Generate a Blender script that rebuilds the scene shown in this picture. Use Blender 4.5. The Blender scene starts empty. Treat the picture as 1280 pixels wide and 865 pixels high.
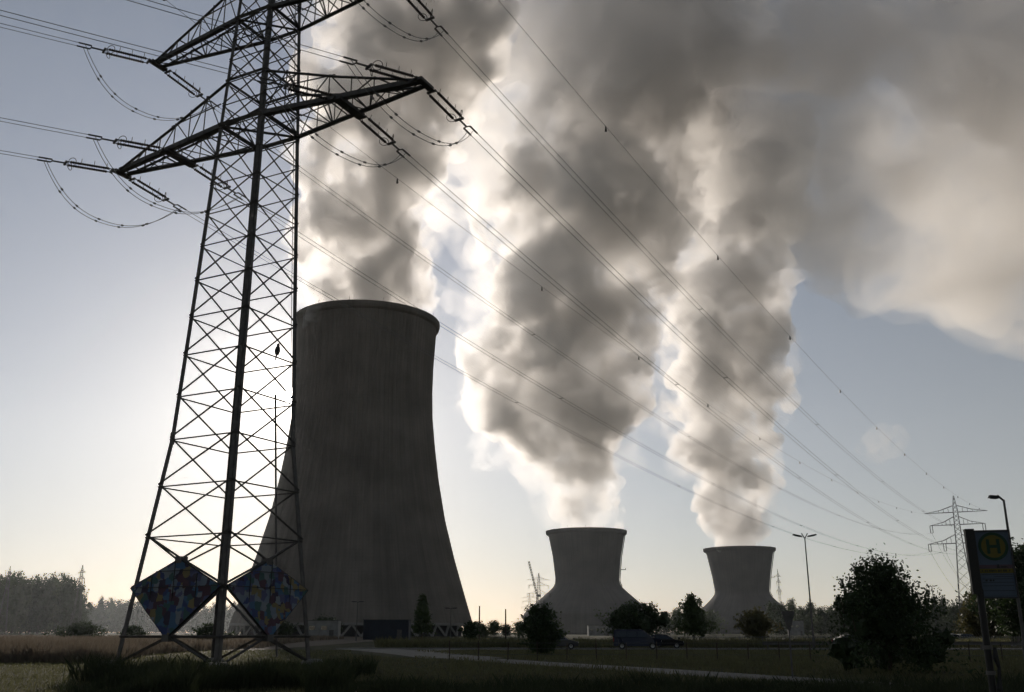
import bpy, math, random
import numpy as np
from mathutils import Vector, Matrix
random.seed(7); rng = np.random.default_rng(7)
R = math.radians
SC = bpy.context.scene
COL = SC.collection

# ------------------------------------------------------------ camera, sky, sun, exposure
PITCH = R(16.6); CP, SP = math.cos(PITCH), math.sin(PITCH); CAMZ = 1.65; F = 1200.0
cam = bpy.data.objects.new('camera', bpy.data.cameras.new('camera')); COL.objects.link(cam)
cam.location = (0, 0, CAMZ); cam.rotation_euler = (math.pi/2 + PITCH, 0, 0)
cam.data.lens = 33.75; cam.data.sensor_width = 36; cam.data.clip_end = 30000; cam.data.clip_start = .1
SC.camera = cam
SUN_EL, SUN_AZ = R(13.3), R(-13.25)      # azimuth clockwise from +Y
SUN_DIR = Vector((math.cos(SUN_EL)*math.sin(SUN_AZ), math.cos(SUN_EL)*math.cos(SUN_AZ), math.sin(SUN_EL)))
W = bpy.data.worlds.new('World'); SC.world = W; W.use_nodes = True
nt = W.node_tree; nt.nodes.clear()
def wn(t, **k):
    n = nt.nodes.new(t)
    for a, b in k.items(): setattr(n, a, b)
    return n
sky = wn('ShaderNodeTexSky', sky_type='NISHITA', sun_disc=False)
sky.sun_elevation = SUN_EL; sky.sun_rotation = SUN_AZ
sky.air_density = 1.0; sky.dust_density = 0.3; sky.ozone_density = 1.6
geo = wn('ShaderNodeNewGeometry')
dot = wn('ShaderNodeVectorMath', operation='DOT_PRODUCT'); nt.links.new(geo.outputs['Incoming'], dot.inputs[0])
dot.inputs[1].default_value = (-SUN_DIR.x, -SUN_DIR.y, -SUN_DIR.z)
cl = wn('ShaderNodeMath', operation='MAXIMUM'); cl.inputs[1].default_value = 0; nt.links.new(dot.outputs['Value'], cl.inputs[0])
def lobe(power, amp):       # light scattered forward by damp morning air round the sun
    a = wn('ShaderNodeMath', operation='POWER'); a.inputs[1].default_value = power; nt.links.new(cl.outputs[0], a.inputs[0])
    b = wn('ShaderNodeMath', operation='MULTIPLY'); b.inputs[1].default_value = amp; nt.links.new(a.outputs[0], b.inputs[0])
    return b.outputs[0]
def add(x, y):
    a = wn('ShaderNodeMath', operation='ADD'); nt.links.new(x, a.inputs[0]); nt.links.new(y, a.inputs[1]); return a.outputs[0]
bg = wn('ShaderNodeBackground'); bg.inputs['Strength'].default_value = 0.05
hs = wn('ShaderNodeHueSaturation'); hs.inputs['Saturation'].default_value = 1; nt.links.new(sky.outputs[0], hs.inputs['Color'])
nt.links.new(hs.outputs[0], bg.inputs['Color'])
EX = 2.3                                  # the sky's air light, in the units of the exposure below
zs_ = wn('ShaderNodeSeparateXYZ'); nt.links.new(geo.outputs['Incoming'], zs_.inputs[0])
z1 = wn('ShaderNodeMath', operation='MULTIPLY'); z1.inputs[1].default_value = -1; nt.links.new(zs_.outputs[2], z1.inputs[0])
z2 = wn('ShaderNodeMath', operation='MAXIMUM'); z2.inputs[1].default_value = 0; nt.links.new(z1.outputs[0], z2.inputs[0])
z3 = wn('ShaderNodeMath', operation='SUBTRACT'); z3.inputs[0].default_value = 1; nt.links.new(z2.outputs[0], z3.inputs[1])
z4 = wn('ShaderNodeMath', operation='POWER'); z4.inputs[1].default_value = 4; nt.links.new(z3.outputs[0], z4.inputs[0])
def layer(col, amp, src, under):
    b_ = wn('ShaderNodeBackground'); b_.inputs['Color'].default_value = (*col, 1)
    if src is None: b_.inputs['Strength'].default_value = amp*EX
    else:
        q = wn('ShaderNodeMath', operation='MULTIPLY'); q.inputs[1].default_value = amp*EX; nt.links.new(src, q.inputs[0]); nt.links.new(q.outputs[0], b_.inputs['Strength'])
    a_ = wn('ShaderNodeAddShader'); nt.links.new(under, a_.inputs[0]); nt.links.new(b_.outputs[0], a_.inputs[1]); return a_.outputs[0]
disc = wn('ShaderNodeMath', operation='GREATER_THAN'); disc.inputs[1].default_value = math.cos(R(.45)); nt.links.new(dot.outputs['Value'], disc.inputs[0])
out_ = layer((.85, .93, 1), .024, None, bg.outputs[0])
out_ = layer((.84, .91, 1), .145, lobe(1, 1), out_)
out_ = layer((1, .88, .77), .24, z4.outputs[0], out_)
out_ = layer((.0, .18, 1), .06, lobe(8, 1), out_)
out_ = layer((1, .87, .66), .17, lobe(60, 1), out_)
out_ = layer((1, .90, .78), 2.4, lobe(900, 1), out_)
out_ = layer((1, .90, .76), .30, lobe(180, 1), out_)
out_ = layer((1, .95, .88), 40, disc.outputs[0], out_)
wo = wn('ShaderNodeOutputWorld'); nt.links.new(out_, wo.inputs['Surface'])
sl = bpy.data.lights.new('sun', 'SUN'); sl.energy = 5; sl.angle = R(.53); sl.color = (1, .89, .77)
sun = bpy.data.objects.new('sun', sl); COL.objects.link(sun)
sun.rotation_euler = (-SUN_DIR).to_track_quat('-Z', 'Y').to_euler()
vs = SC.view_settings; vs.view_transform = 'Standard'; vs.look = 'None'; vs.gamma = 1; vs.use_curve_mapping = False; vs.exposure = -1.1
cy = SC.cycles
cy.use_denoising = True; cy.use_adaptive_sampling = True; cy.adaptive_threshold = .035
cy.max_bounces = 10; cy.diffuse_bounces = 2; cy.glossy_bounces = 2; cy.volume_bounces = 7; cy.transparent_max_bounces = 12
cy.volume_step_rate = .8; cy.volume_max_steps = 160

# ------------------------------------------------------------ helpers
def zat(px, py, Y):
    w = (790-py)/1200; return w*CP*CP*Y/(1-w*SP*CP)
def P(px, py, Y):
    z = zat(px, py, Y); d = Y*CP + z*SP
    return Vector(((px-640)/F*d, Y, z+CAMZ))
def G(px, py, h=0):                       # point on the ground (or h above it)
    w = (790-py)/1200; a = h-CAMZ; Y = a*(1-w*SP*CP)/(w*CP*CP)
    return Vector(((px-640)/F*(Y*CP+a*SP), Y, h))
def scale_at(Y): return F/(Y*CP)          # px per metre near the ground

class MB:
    def __init__(s): s.v = []; s.f = []
    def n(s): return len(s.v)
    def box(s, c, d, rot=None, taper=(1, 1)):
        b = len(s.v); c = Vector(c)
        for z in (-.5, .5):
            tx, ty = taper if z > 0 else (1, 1)
            for x, y in ((-.5, -.5), (.5, -.5), (.5, .5), (-.5, .5)):
                p = Vector((x*d[0]*tx, y*d[1]*ty, z*d[2]))
                if rot: p = rot @ p
                s.v.append(tuple(c+p))
        s.f += [(b+3, b+2, b+1, b), (b+4, b+5, b+6, b+7), (b, b+1, b+5, b+4), (b+1, b+2, b+6, b+5), (b+2, b+3, b+7, b+6), (b+3, b, b+4, b+7)]
        return s
    def tube(s, pts, r, n=6, cap=True):
        pts = [Vector(p) for p in pts]; rr = r if isinstance(r, (list, tuple)) else [r]*len(pts)
        b = len(s.v); m = len(pts)
        t0 = (pts[1]-pts[0]).normalized(); up = Vector((0, 0, 1)) if abs(t0.z) < .95 else Vector((1, 0, 0))
        for i, p in enumerate(pts):
            t = (pts[min(i+1, m-1)]-pts[max(i-1, 0)]).normalized()
            a = t.cross(up).normalized(); c = a.cross(t)
            for k in range(n):
                q = 2*math.pi*(k+.5)/n
                s.v.append(tuple(p + rr[i]*(math.cos(q)*a + math.sin(q)*c)))
        for i in range(m-1):
            for k in range(n):
                j = (k+1) % n
                s.f.append((b+i*n+k, b+i*n+j, b+(i+1)*n+j, b+(i+1)*n+k))
        if cap: s.f.append(tuple(b+k for k in range(n))[::-1]); s.f.append(tuple(b+(m-1)*n+k for k in range(n)))
        return s
    def bar(s, a, c, w): return s.tube([a, c], w*.707, 4)
    def ang(s, a, c, w, inward, t=None):   # an L section rolled steel angle
        a = Vector(a); c = Vector(c); t = t or w*.14; d = (c-a).normalized(); i1 = Vector(inward); i1 = (i1-d*i1.dot(d)).normalized(); i2 = d.cross(i1)
        e1 = (i1+i2).normalized(); e2 = (i1-i2).normalized()
        for e, o in ((e1, e2), (e2, e1)):
            b = len(s.v)
            for p in (a, c):
                for q in (Vector((0, 0, 0)), e*w, e*w+o*t, o*t): s.v.append(tuple(p+q))
            s.f += [(b, b+1, b+5, b+4), (b+1, b+2, b+6, b+5), (b+2, b+3, b+7, b+6), (b+3, b, b+4, b+7), (b+3, b+2, b+1, b), (b+4, b+5, b+6, b+7)]
        return s
    def lathe(s, prof, n=24, o=(0, 0, 0), close=False):
        b = len(s.v); m = len(prof)
        for r, z in prof:
            for k in range(n):
                q = 2*math.pi*k/n; s.v.append((o[0]+r*math.cos(q), o[1]+r*math.sin(q), o[2]+z))
        for i in range(m-1 if not close else m):
            i2 = (i+1) % m
            for k in range(n):
                j = (k+1) % n; s.f.append((b+i*n+k, b+i*n+j, b+i2*n+j, b+i2*n+k))
        return s
    def torus(s, c, R_, r, axis, n=16, k=5):
        axis = Vector(axis).normalized(); u = axis.orthogonal().normalized(); w = axis.cross(u); b = len(s.v); c = Vector(c)
        for i in range(n):
            a = 2*math.pi*i/n; e = math.cos(a)*u + math.sin(a)*w
            for j in range(k):
                q = 2*math.pi*j/k; s.v.append(tuple(c + e*(R_+r*math.cos(q)) + axis*r*math.sin(q)))
        for i in range(n):
            for j in range(k):
                s.f.append((b+i*k+j, b+((i+1) % n)*k+j, b+((i+1) % n)*k+(j+1) % k, b+i*k+(j+1) % k))
        return s
    def poly(s, pts): b = len(s.v); s.v += [tuple(p) for p in pts]; s.f.append(tuple(range(b, b+len(pts)))); return s
    def mesh(s, name, m, smooth=False):
        me = bpy.data.meshes.new(name); me.from_pydata(s.v, [], s.f); me.update()
        if m: me.materials.append(m)
        if smooth: me.polygons.foreach_set('use_smooth', [True]*len(me.polygons))
        return me
    def build(s, name, m, parent=None, smooth=False, **k):
        o = bpy.data.objects.new(name, s.mesh(name, m, smooth)); COL.objects.link(o)
        if parent is not None: o.parent = parent
        if k: tag(o, **k)
        return o
def tag(o, label=None, cat=None, group=None, kind=None):
    if label: o['label'] = label
    if cat: o['category'] = cat
    if group: o['group'] = group
    if kind: o['kind'] = kind
    return o
def empty(name, loc, rz=0, label=None, cat=None, group=None):
    o = bpy.data.objects.new(name, None); o.empty_display_size = .5; COL.objects.link(o)
    o.location = loc; o.rotation_euler = (0, 0, rz); return tag(o, label, cat, group)
def copy_tree(o, parent=None):
    c = o.copy(); COL.objects.link(c)
    if parent is not None: c.parent = parent
    for ch in list(o.children): copy_tree(ch, c)
    return c
def place(proto, loc, rz, label, scale=None, first=[None], used=set()):
    if proto.name in used: o = copy_tree(proto)
    else: used.add(proto.name); o = proto
    o.location = loc; o.rotation_euler = (0, 0, rz); o['label'] = label
    if scale: o.scale = scale
    return o

# ------------------------------------------------------------ materials
def mat(name, col, rough=.8, metal=0, noise=0, scale=4, bump=0, spec=.3, col2=None, trans=0, coat=0):
    m = bpy.data.materials.new(name); m.use_nodes = True; t = m.node_tree; b = t.nodes['Principled BSDF']
    b.inputs['Base Color'].default_value = (*col, 1); b.inputs['Roughness'].default_value = rough; b.inputs['Metallic'].default_value = metal
    b.inputs['Specular IOR Level'].default_value = spec
    if coat: b.inputs['Coat Weight'].default_value = coat; b.inputs['Coat Roughness'].default_value = .05
    if noise or bump or col2:
        tc = t.nodes.new('ShaderNodeTexCoord'); n = t.nodes.new('ShaderNodeTexNoise'); n.inputs['Scale'].default_value = scale; n.inputs['Detail'].default_value = 8
        t.links.new(tc.outputs['Object'], n.inputs['Vector'])
        r = t.nodes.new('ShaderNodeValToRGB'); r.color_ramp.elements[0].position = .3; r.color_ramp.elements[1].position = .7
        c2 = col2 or tuple(c*(1-noise) for c in col); c1 = col if col2 else tuple(min(1, c*(1+noise)) for c in col)
        r.color_ramp.elements[0].color = (*c2, 1); r.color_ramp.elements[1].color = (*c1, 1)
        t.links.new(n.outputs['Fac'], r.inputs['Fac']); t.links.new(r.outputs['Color'], b.inputs['Base Color'])
        if bump:
            bp = t.nodes.new('ShaderNodeBump'); bp.inputs['Strength'].default_value = bump; bp.inputs['Distance'].default_value = .1
            t.links.new(n.outputs['Fac'], bp.inputs['Height']); t.links.new(bp.outputs['Normal'], b.inputs['Normal'])
    if trans:
        tr = t.nodes.new('ShaderNodeBsdfTranslucent'); tr.inputs['Color'].default_value = (*[c*1.6 for c in col], 1)
        mx = t.nodes.new('ShaderNodeMixShader'); mx.inputs[0].default_value = trans
        t.links.new(b.outputs[0], mx.inputs[1]); t.links.new(tr.outputs[0], mx.inputs[2]); t.links.new(mx.outputs[0], t.nodes['Material Output'].inputs['Surface'])
    return m
def volmat(name, density, aniso, col=(1, 1, 1), noise=None):
    m = bpy.data.materials.new(name); m.use_nodes = True; t = m.node_tree; t.nodes.clear()
    v = t.nodes.new('ShaderNodeVolumePrincipled'); o = t.nodes.new('ShaderNodeOutputMaterial')
    v.inputs['Density'].default_value = density; v.inputs['Anisotropy'].default_value = aniso; v.inputs['Color'].default_value = (*col, 1)
    t.links.new(v.outputs[0], o.inputs['Volume'])
    if noise:
        tc = t.nodes.new('ShaderNodeTexCoord'); n = t.nodes.new('ShaderNodeTexNoise'); n.inputs['Scale'].default_value = noise[0]; n.inputs['Detail'].default_value = 9; n.inputs['Roughness'].default_value = .68; n.inputs['Distortion'].default_value = .4
        t.links.new(tc.outputs['Object'], n.inputs['Vector'])
        mr = t.nodes.new('ShaderNodeMapRange'); mr.inputs[1].default_value = noise[1]; mr.inputs[2].default_value = noise[2]; mr.inputs[3].default_value = noise[3]*density; mr.inputs[4].default_value = density
        t.links.new(n.outputs['Fac'], mr.inputs[0]); t.links.new(mr.outputs[0], v.inputs['Density'])
    return m
M = dict(
 steel=mat('galvanised_steel', (.11, .105, .10), .65, .1, noise=.25, scale=3),
 wire=mat('aluminium_wire', (.2, .2, .2), .5, .6),
 insul=mat('insulator_glaze', (.05, .035, .03), .5, 0, spec=.3),
 concrete=mat('tower_concrete', (.26, .25, .235), .9, noise=.12, scale=.08),
 pave=mat('path_paving', (.16, .15, .13), .85, noise=.15, scale=1.5, bump=.2),
 asphalt=mat('asphalt', (.05, .05, .052), .8, noise=.2, scale=2, bump=.2),
 white=mat('white_paint', (.7, .7, .7), .6), black=mat('black_plastic', (.02, .02, .02), .5),
 leafD=mat('dark_leaves', (.035, .055, .02), .6, noise=.35, scale=1.2, trans=.25),
 leafM=mat('mid_green_leaves', (.06, .085, .03), .6, noise=.35, scale=1.0, trans=.3),
 leafA=mat('autumn_leaves', (.09, .085, .035), .6, noise=.35, scale=.8, trans=.3),
 bark=mat('bark', (.07, .055, .04), .9, noise=.3, scale=6, bump=.4),
 crop=mat('dry_maize', (.17, .14, .105), .8, noise=.5, scale=.35, trans=.3),
 blade=mat('grass_blades', (.10, .10, .05), .7, noise=.4, scale=.5, trans=.5),
 weed=mat('dark_weeds', (.045, .055, .025), .8, noise=.4, scale=.8, trans=.2),
 mesh=mat('fence_wire', (.08, .09, .09), .5, .3),
)

# ------------------------------------------------------------ ground, crop field, path, road
def gm():
    m = bpy.data.materials.new('meadow_ground'); m.use_nodes = True; t = m.node_tree; b = t.nodes['Principled BSDF']; b.inputs['Roughness'].default_value = .95; b.inputs['Specular IOR Level'].default_value = .1
    tc = t.nodes.new('ShaderNodeTexCoord'); n = t.nodes.new('ShaderNodeTexNoise'); n.inputs['Scale'].default_value = .15; n.inputs['Detail'].default_value = 10; t.links.new(tc.outputs['Object'], n.inputs[0])
    n2 = t.nodes.new('ShaderNodeTexNoise'); n2.inputs['Scale'].default_value = 6; n2.inputs['Detail'].default_value = 6; t.links.new(tc.outputs['Object'], n2.inputs[0])
    r = t.nodes.new('ShaderNodeValToRGB'); e = r.color_ramp.elements; e[0].position = .35; e[0].color = (.055, .058, .028, 1); e[1].position = .65; e[1].color = (.105, .10, .05, 1)
    t.links.new(n.outputs[0], r.inputs[0])
    mx = t.nodes.new('ShaderNodeMixRGB'); mx.blend_type = 'MULTIPLY'; mx.inputs[0].default_value = .6; t.links.new(r.outputs[0], mx.inputs[1]); t.links.new(n2.outputs[1], mx.inputs[2]); t.links.new(mx.outputs[0], b.inputs['Base Color'])
    bp = t.nodes.new('ShaderNodeBump'); bp.inputs['Strength'].default_value = .8; bp.inputs['Distance'].default_value = .15; t.links.new(n2.outputs[0], bp.inputs['Height']); t.links.new(bp.outputs[0], b.inputs['Normal'])
    return m
M['ground'] = gm()
g = MB(); g.poly([(-3500, -800, 0), (3500, -800, 0), (3500, 3500, 0), (-3500, 3500, 0)])
g.build('ground', M['ground'], kind='structure')
g = MB(); g.poly([tuple(G(-160, 829, .004)), tuple(G(150, 823, .004)), tuple(G(330, 812, .004)), tuple(G(470, 801, .004)), (-60, 400, .004), (-420, 400, .004)])
g.build('field', mat('ploughed_soil', (.11, .085, .06), .95, noise=.3, scale=1.2, bump=.6), kind='structure')
def strip(pts, w0, name, m, z, thick=0):
    g = MB(); P_ = [Vector(p) for p in pts]; L = []; Rr = []
    for i, p in enumerate(P_):
        t = (P_[min(i+1, len(P_)-1)]-P_[max(i-1, 0)]); t.z = 0; t.normalize(); n = Vector((-t.y, t.x, 0)); w = w0 if not callable(w0) else w0(i)
        L.append(p+n*w/2); Rr.append(p-n*w/2)
    for i in range(len(P_)-1):
        g.poly([(Rr[i].x, Rr[i].y, z), (Rr[i+1].x, Rr[i+1].y, z), (L[i+1].x, L[i+1].y, z), (L[i].x, L[i].y, z)])
    return g.build(name, m, kind='structure')
def smooth(pts, n=8):
    P_ = [Vector(p) for p in pts]; out = []
    for i in range(len(P_)-1):
        a, b, c, d = P_[max(i-1, 0)], P_[i], P_[i+1], P_[min(i+2, len(P_)-1)]
        for k in range(n):
            t = k/n; out.append(.5*((2*b)+(c-a)*t+(2*a-5*b+4*c-d)*t*t+(3*b-a-3*c+d)*t**3))
    return out+[P_[-1]]
strip(smooth([G(1300, 872), G(1180, 862), G(1000, 850), G(820, 838), G(660, 828), G(575, 822), G(528, 817.5), G(520, 814), G(575, 811), G(640, 809.5)]), 3.2, 'path', M['pave'], .008)
strip(smooth([G(455, 811), G(490, 813.5), G(530, 817), G(580, 822.5)]), 5.5, 'path', M['pave'], .012)
ROADY = 103.0
strip([(-18, ROADY+3, 0), (30, ROADY+1, 0), (120, ROADY-3, 0), (260, ROADY-10, 0)], 10, 'road', M['asphalt'], .006)
for off in (-4.6, .1, 4.7):
    strip([(-18, ROADY+3+off, 0), (30, ROADY+1+off, 0), (120, ROADY-3+off, 0), (260, ROADY-10+off, 0)], .14, 'road_markings', M['white'], .014)
g = MB(); g.box((60, ROADY-4.6, .05), (156, .15, .12), Matrix.Rotation(-.055, 3, 'Z')); g.build('kerb', M['concrete'], kind='structure')

# ------------------------------------------------------------ cooling towers
def tower_mat(name, col, nrib):
    m = bpy.data.materials.new(name); m.use_nodes = True; t = m.node_tree; b = t.nodes['Principled BSDF']; b.inputs['Roughness'].default_value = .92; b.inputs['Specular IOR Level'].default_value = .15
    tc = t.nodes.new('ShaderNodeTexCoord'); sx = t.nodes.new('ShaderNodeSeparateXYZ'); t.links.new(tc.outputs['Object'], sx.inputs[0])
    at = t.nodes.new('ShaderNodeMath'); at.operation = 'ARCTAN2'; t.links.new(sx.outputs[1], at.inputs[0]); t.links.new(sx.outputs[0], at.inputs[1])
    mu = t.nodes.new('ShaderNodeMath'); mu.operation = 'MULTIPLY'; mu.inputs[1].default_value = nrib; t.links.new(at.outputs[0], mu.inputs[0])
    si = t.nodes.new('ShaderNodeMath'); si.operation = 'SINE'; t.links.new(mu.outputs[0], si.inputs[0])
    cb = t.nodes.new('ShaderNodeCombineXYZ'); a2 = t.nodes.new('ShaderNodeMath'); a2.operation = 'MULTIPLY'; a2.inputs[1].default_value = 26; t.links.new(at.outputs[0], a2.inputs[0])
    t.links.new(a2.outputs[0], cb.inputs[0]); z2 = t.nodes.new('ShaderNodeMath'); z2.operation = 'MULTIPLY'; z2.inputs[1].default_value = .02; t.links.new(sx.outputs[2], z2.inputs[0]); t.links.new(z2.outputs[0], cb.inputs[1])
    n = t.nodes.new('ShaderNodeTexNoise'); n.inputs['Scale'].default_value = 1.0; n.inputs['Detail'].default_value = 8; t.links.new(cb.outputs[0], n.inputs[0])
    r = t.nodes.new('ShaderNodeValToRGB'); e = r.color_ramp.elements; e[0].position = .3; e[0].color = (*[c*.84 for c in col], 1); e[1].position = .7; e[1].color = (*[c*1.1 for c in col], 1); t.links.new(n.outputs[0], r.inputs[0])
    mx = t.nodes.new('ShaderNodeMixRGB'); mx.blend_type = 'MULTIPLY'; t.links.new(r.outputs[0], mx.inputs[1])
    r2 = t.nodes.new('ShaderNodeMapRange'); r2.inputs[1].default_value = -1; r2.inputs[2].default_value = -.6; r2.inputs[3].default_value = .12; r2.inputs[4].default_value = 0; t.links.new(si.outputs[0], r2.inputs[0]); t.links.new(r2.outputs[0], mx.inputs[0])
    mx.inputs[2].default_value = (.45, .45, .45, 1)
    fz = t.nodes.new('ShaderNodeMath'); fz.operation = 'PINGPONG'; fz.inputs[1].default_value = .75; t.links.new(sx.outputs[2], fz.inputs[0])     # lift joints every 1.5 m
    fr_ = t.nodes.new('ShaderNodeMapRange'); fr_.inputs[1].default_value = 0; fr_.inputs[2].default_value = .09; fr_.inputs[3].default_value = .35; fr_.inputs[4].default_value = 0; t.links.new(fz.outputs[0], fr_.inputs[0])
    n3 = t.nodes.new('ShaderNodeTexNoise'); n3.inputs['Scale'].default_value = .07; n3.inputs['Detail'].default_value = 6; t.links.new(tc.outputs['Object'], n3.inputs[0])
    r3 = t.nodes.new('ShaderNodeMapRange'); r3.inputs[1].default_value = .35; r3.inputs[2].default_value = .7; r3.inputs[3].default_value = .78; r3.inputs[4].default_value = 1.12; t.links.new(n3.outputs[0], r3.inputs[0])
    m3 = t.nodes.new('ShaderNodeMixRGB'); m3.blend_type = 'MULTIPLY'; m3.inputs[0].default_value = 1; t.links.new(mx.outputs[0], m3.inputs[1]); t.links.new(r3.outputs[0], m3.inputs[2])
    m2_ = t.nodes.new('ShaderNodeMixRGB'); m2_.blend_type = 'MULTIPLY'; m2_.inputs[2].default_value = (.6, .58, .55, 1); t.links.new(fr_.outputs[0], m2_.inputs[0]); t.links.new(m3.outputs[0], m2_.inputs[1]); t.links.new(m2_.outputs[0], b.inputs['Base Color'])
    return m
def hyper(name, loc, prof, nseg, label, thick=1.0, legs_h=5, ncol=44, ribs=0, rot=0):
    r = empty(name, loc, rot, label, 'cooling tower', 'power station cooling towers')
    # smooth outer profile then inner
    zs = [p[1] for p in prof]; rs = [p[0] for p in prof]
    zz = np.concatenate([np.linspace(zs[0], zs[-1], 46)]); rr = np.interp(zz, zs, rs)
    out = list(zip(rr, zz)); inn = [(a-thick, b) for a, b in out][::-1]
    m = MB()
    if ribs:
        n = ribs*4; b = 0
        prof2 = out+inn
        for i, (a, z) in enumerate(prof2):
            for k in range(n):
                q = 2*math.pi*k/n; ra = a+(.12 if (k % 4 == 0 and i < len(out)) else 0)
                m.v.append((ra*math.cos(q), ra*math.sin(q), z))
        for i in range(len(prof2)):
            i2 = (i+1) % len(prof2)
            for k in range(n):
                j = (k+1) % n; m.f.append((i*n+k, i*n+j, i2*n+j, i2*n+k))
    else: m.lathe(out+inn, nseg, close=True)
    m.build('shell', M['tw'], r, smooth=not ribs)
    rt, zt = out[-1]
    m = MB(); m.lathe([(rt+.0, zt-3.2), (rt+1.0, zt-2.4), (rt+1.35, zt-1.2), (rt+1.35, zt+.2), (rt-.2, zt+.2), (rt-.2, zt+.02), (rt+.003, zt+.01)], nseg, close=True)
    m.build('rim', M['tw'], r)
    for k in range(14):
        q = 2*math.pi*(k+.3)/14; m = MB(); m.tube([((rt+.8)*math.cos(q), (rt+.8)*math.sin(q), zt), ((rt+.8)*math.cos(q), (rt+.8)*math.sin(q), zt+2.2)], .09, 5); m.build('lightning_rod', M['steel'], r)
    return r, out[0][0], out[0][1]
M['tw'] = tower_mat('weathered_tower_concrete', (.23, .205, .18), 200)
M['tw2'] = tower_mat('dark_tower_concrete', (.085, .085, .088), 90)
A_C = (-71.3, 450, 0)
profA = [(53.6, 5.2), (50.3, 15.6), (44.9, 33.3), (40.1, 51.5), (36.7, 70), (34.6, 85.6), (33.1, 100), (32.7, 112.6), (32.9, 125.8), (33.7, 140), (34.3, 147.2)]
tA, rA, zA = hyper('cooling_tower', A_C, profA, 160, 'tallest cooling tower, its ribbed shell hiding half the low sun', 1.2, ribs=110)
m = MB(); m.lathe([(rA+.5, 4.3), (rA+.5, 5.3), (rA-1.5, 5.3), (rA-1.5, 4.3)], 160, close=True); m.build('ring_beam', M['concrete'], tA)
m = MB(); m.lathe([(rA-5, -.1), (rA-5, 5.0)], 80); m.build('basin_wall', M['tw2'], tA)
ncol = 44
for k in range(ncol):
    q = 2*math.pi*(k+.5)/ncol
    if math.sin(q) > .35: continue
    d = math.pi/ncol*.9; m = MB(); ra = rA-.4
    m.bar((( ra+1.4)*math.cos(q), (ra+1.4)*math.sin(q), 0), (ra*math.cos(q+d), ra*math.sin(q+d), 4.35), .75)
    m.bar((( ra+1.4)*math.cos(q), (ra+1.4)*math.sin(q), 0), (ra*math.cos(q-d), ra*math.sin(q-d), 4.35), .75)
    m.build('support_column', M['concrete'], tA)
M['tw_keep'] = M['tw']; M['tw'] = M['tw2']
profB = [(52, 0), (52, 15.5), (46.5, 20.5), (39.8, 26), (31.4, 33.2), (27.5, 36.8), (26.1, 40), (25.9, 44), (27.8, 61), (30.9, 77), (32, 80.9)]
B_C = (61, 800, 0); C_C = (228.8, 985, 0)
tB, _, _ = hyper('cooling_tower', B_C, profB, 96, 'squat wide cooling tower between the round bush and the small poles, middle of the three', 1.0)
profC = [(57, 0), (56.7, 10.7), (50, 16), (44.1, 21), (34, 30), (28.5, 35.5), (26.6, 39), (26.7, 43), (28.4, 55.3), (32.6, 77), (34.5, 82)]
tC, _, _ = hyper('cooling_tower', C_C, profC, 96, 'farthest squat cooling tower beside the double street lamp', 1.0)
for t_, ang, z_, ra in ((tC, -.25, 54, 28.6), (tB, -.2, 50, 27.2)):
    m = MB(); c, s_ = math.cos(ang), math.sin(ang)
    m.box(((ra+2.2)*c, (ra+2.2)*s_, z_), (4.4, 2.2, .5), Matrix.Rotation(ang, 3, 'Z')); m.box(((ra+4)*c, (ra+4)*s_, z_+.9), (.3, 2.2, 1.4), Matrix.Rotation(ang, 3, 'Z'))
    m.build('platform', M['steel'], t_)
    m = MB(); pr = profC if t_ is tC else profB
    m.tube([((r_+.7)*c, (r_+.7)*s_, z) for r_, z in pr[5:]], .4, 5); m.build('ladder', M['steel'], t_)

# ------------------------------------------------------------ steam
def tex(kind, size, **k):
    t = bpy.data.textures.new(kind.lower(), kind); t.noise_scale = size
    for a, b in k.items(): setattr(t, a, b)
    return t
ICO = None
def ico():
    global ICO
    if ICO is None:
        import bmesh
        bm = bmesh.new(); bmesh.ops.create_icosphere(bm, subdivisions=2, radius=1)
        ICO = (np.array([v.co[:] for v in bm.verts]), np.array([[v.index for v in f.verts] for f in bm.faces])); bm.free()
    return ICO
def puff(name, blobs, voxel, mt, disp, **k):
    V, Fc = ico(); vs_, fs = [], []; b = 0
    for c, r in blobs:
        rr = np.array(r if hasattr(r, '__len__') else (r, r, r))
        vs_.append(V*rr+np.array(c)); fs.append(Fc+b); b += len(V)
    me = bpy.data.meshes.new('tmp'); vs_ = np.vstack(vs_); fs = np.vstack(fs)
    me.from_pydata(vs_.tolist(), [], fs.tolist()); me.update()
    o = bpy.data.objects.new('tmp', me); COL.objects.link(o)
    md = o.modifiers.new('a', 'REMESH'); md.mode = 'VOXEL'; md.voxel_size = voxel
    for kind, size, st, kw in disp:
        md = o.modifiers.new('d', 'DISPLACE'); md.texture = tex(kind, size, **kw); md.texture_coords = 'GLOBAL'; md.strength = st; md.mid_level = .5
    md = o.modifiers.new('b', 'REMESH'); md.mode = 'VOXEL'; md.voxel_size = voxel
    md = o.modifiers.new('s', 'SMOOTH'); md.iterations = 1
    dg = bpy.context.evaluated_depsgraph_get()
    me2 = bpy.data.meshes.new_from_object(o.evaluated_get(dg)); bpy.data.objects.remove(o)
    me2.materials.clear(); me2.materials.append(mt); me2.name = name
    o2 = bpy.data.objects.new(name, me2); COL.objects.link(o2)
    return tag(o2, **k)
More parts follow.
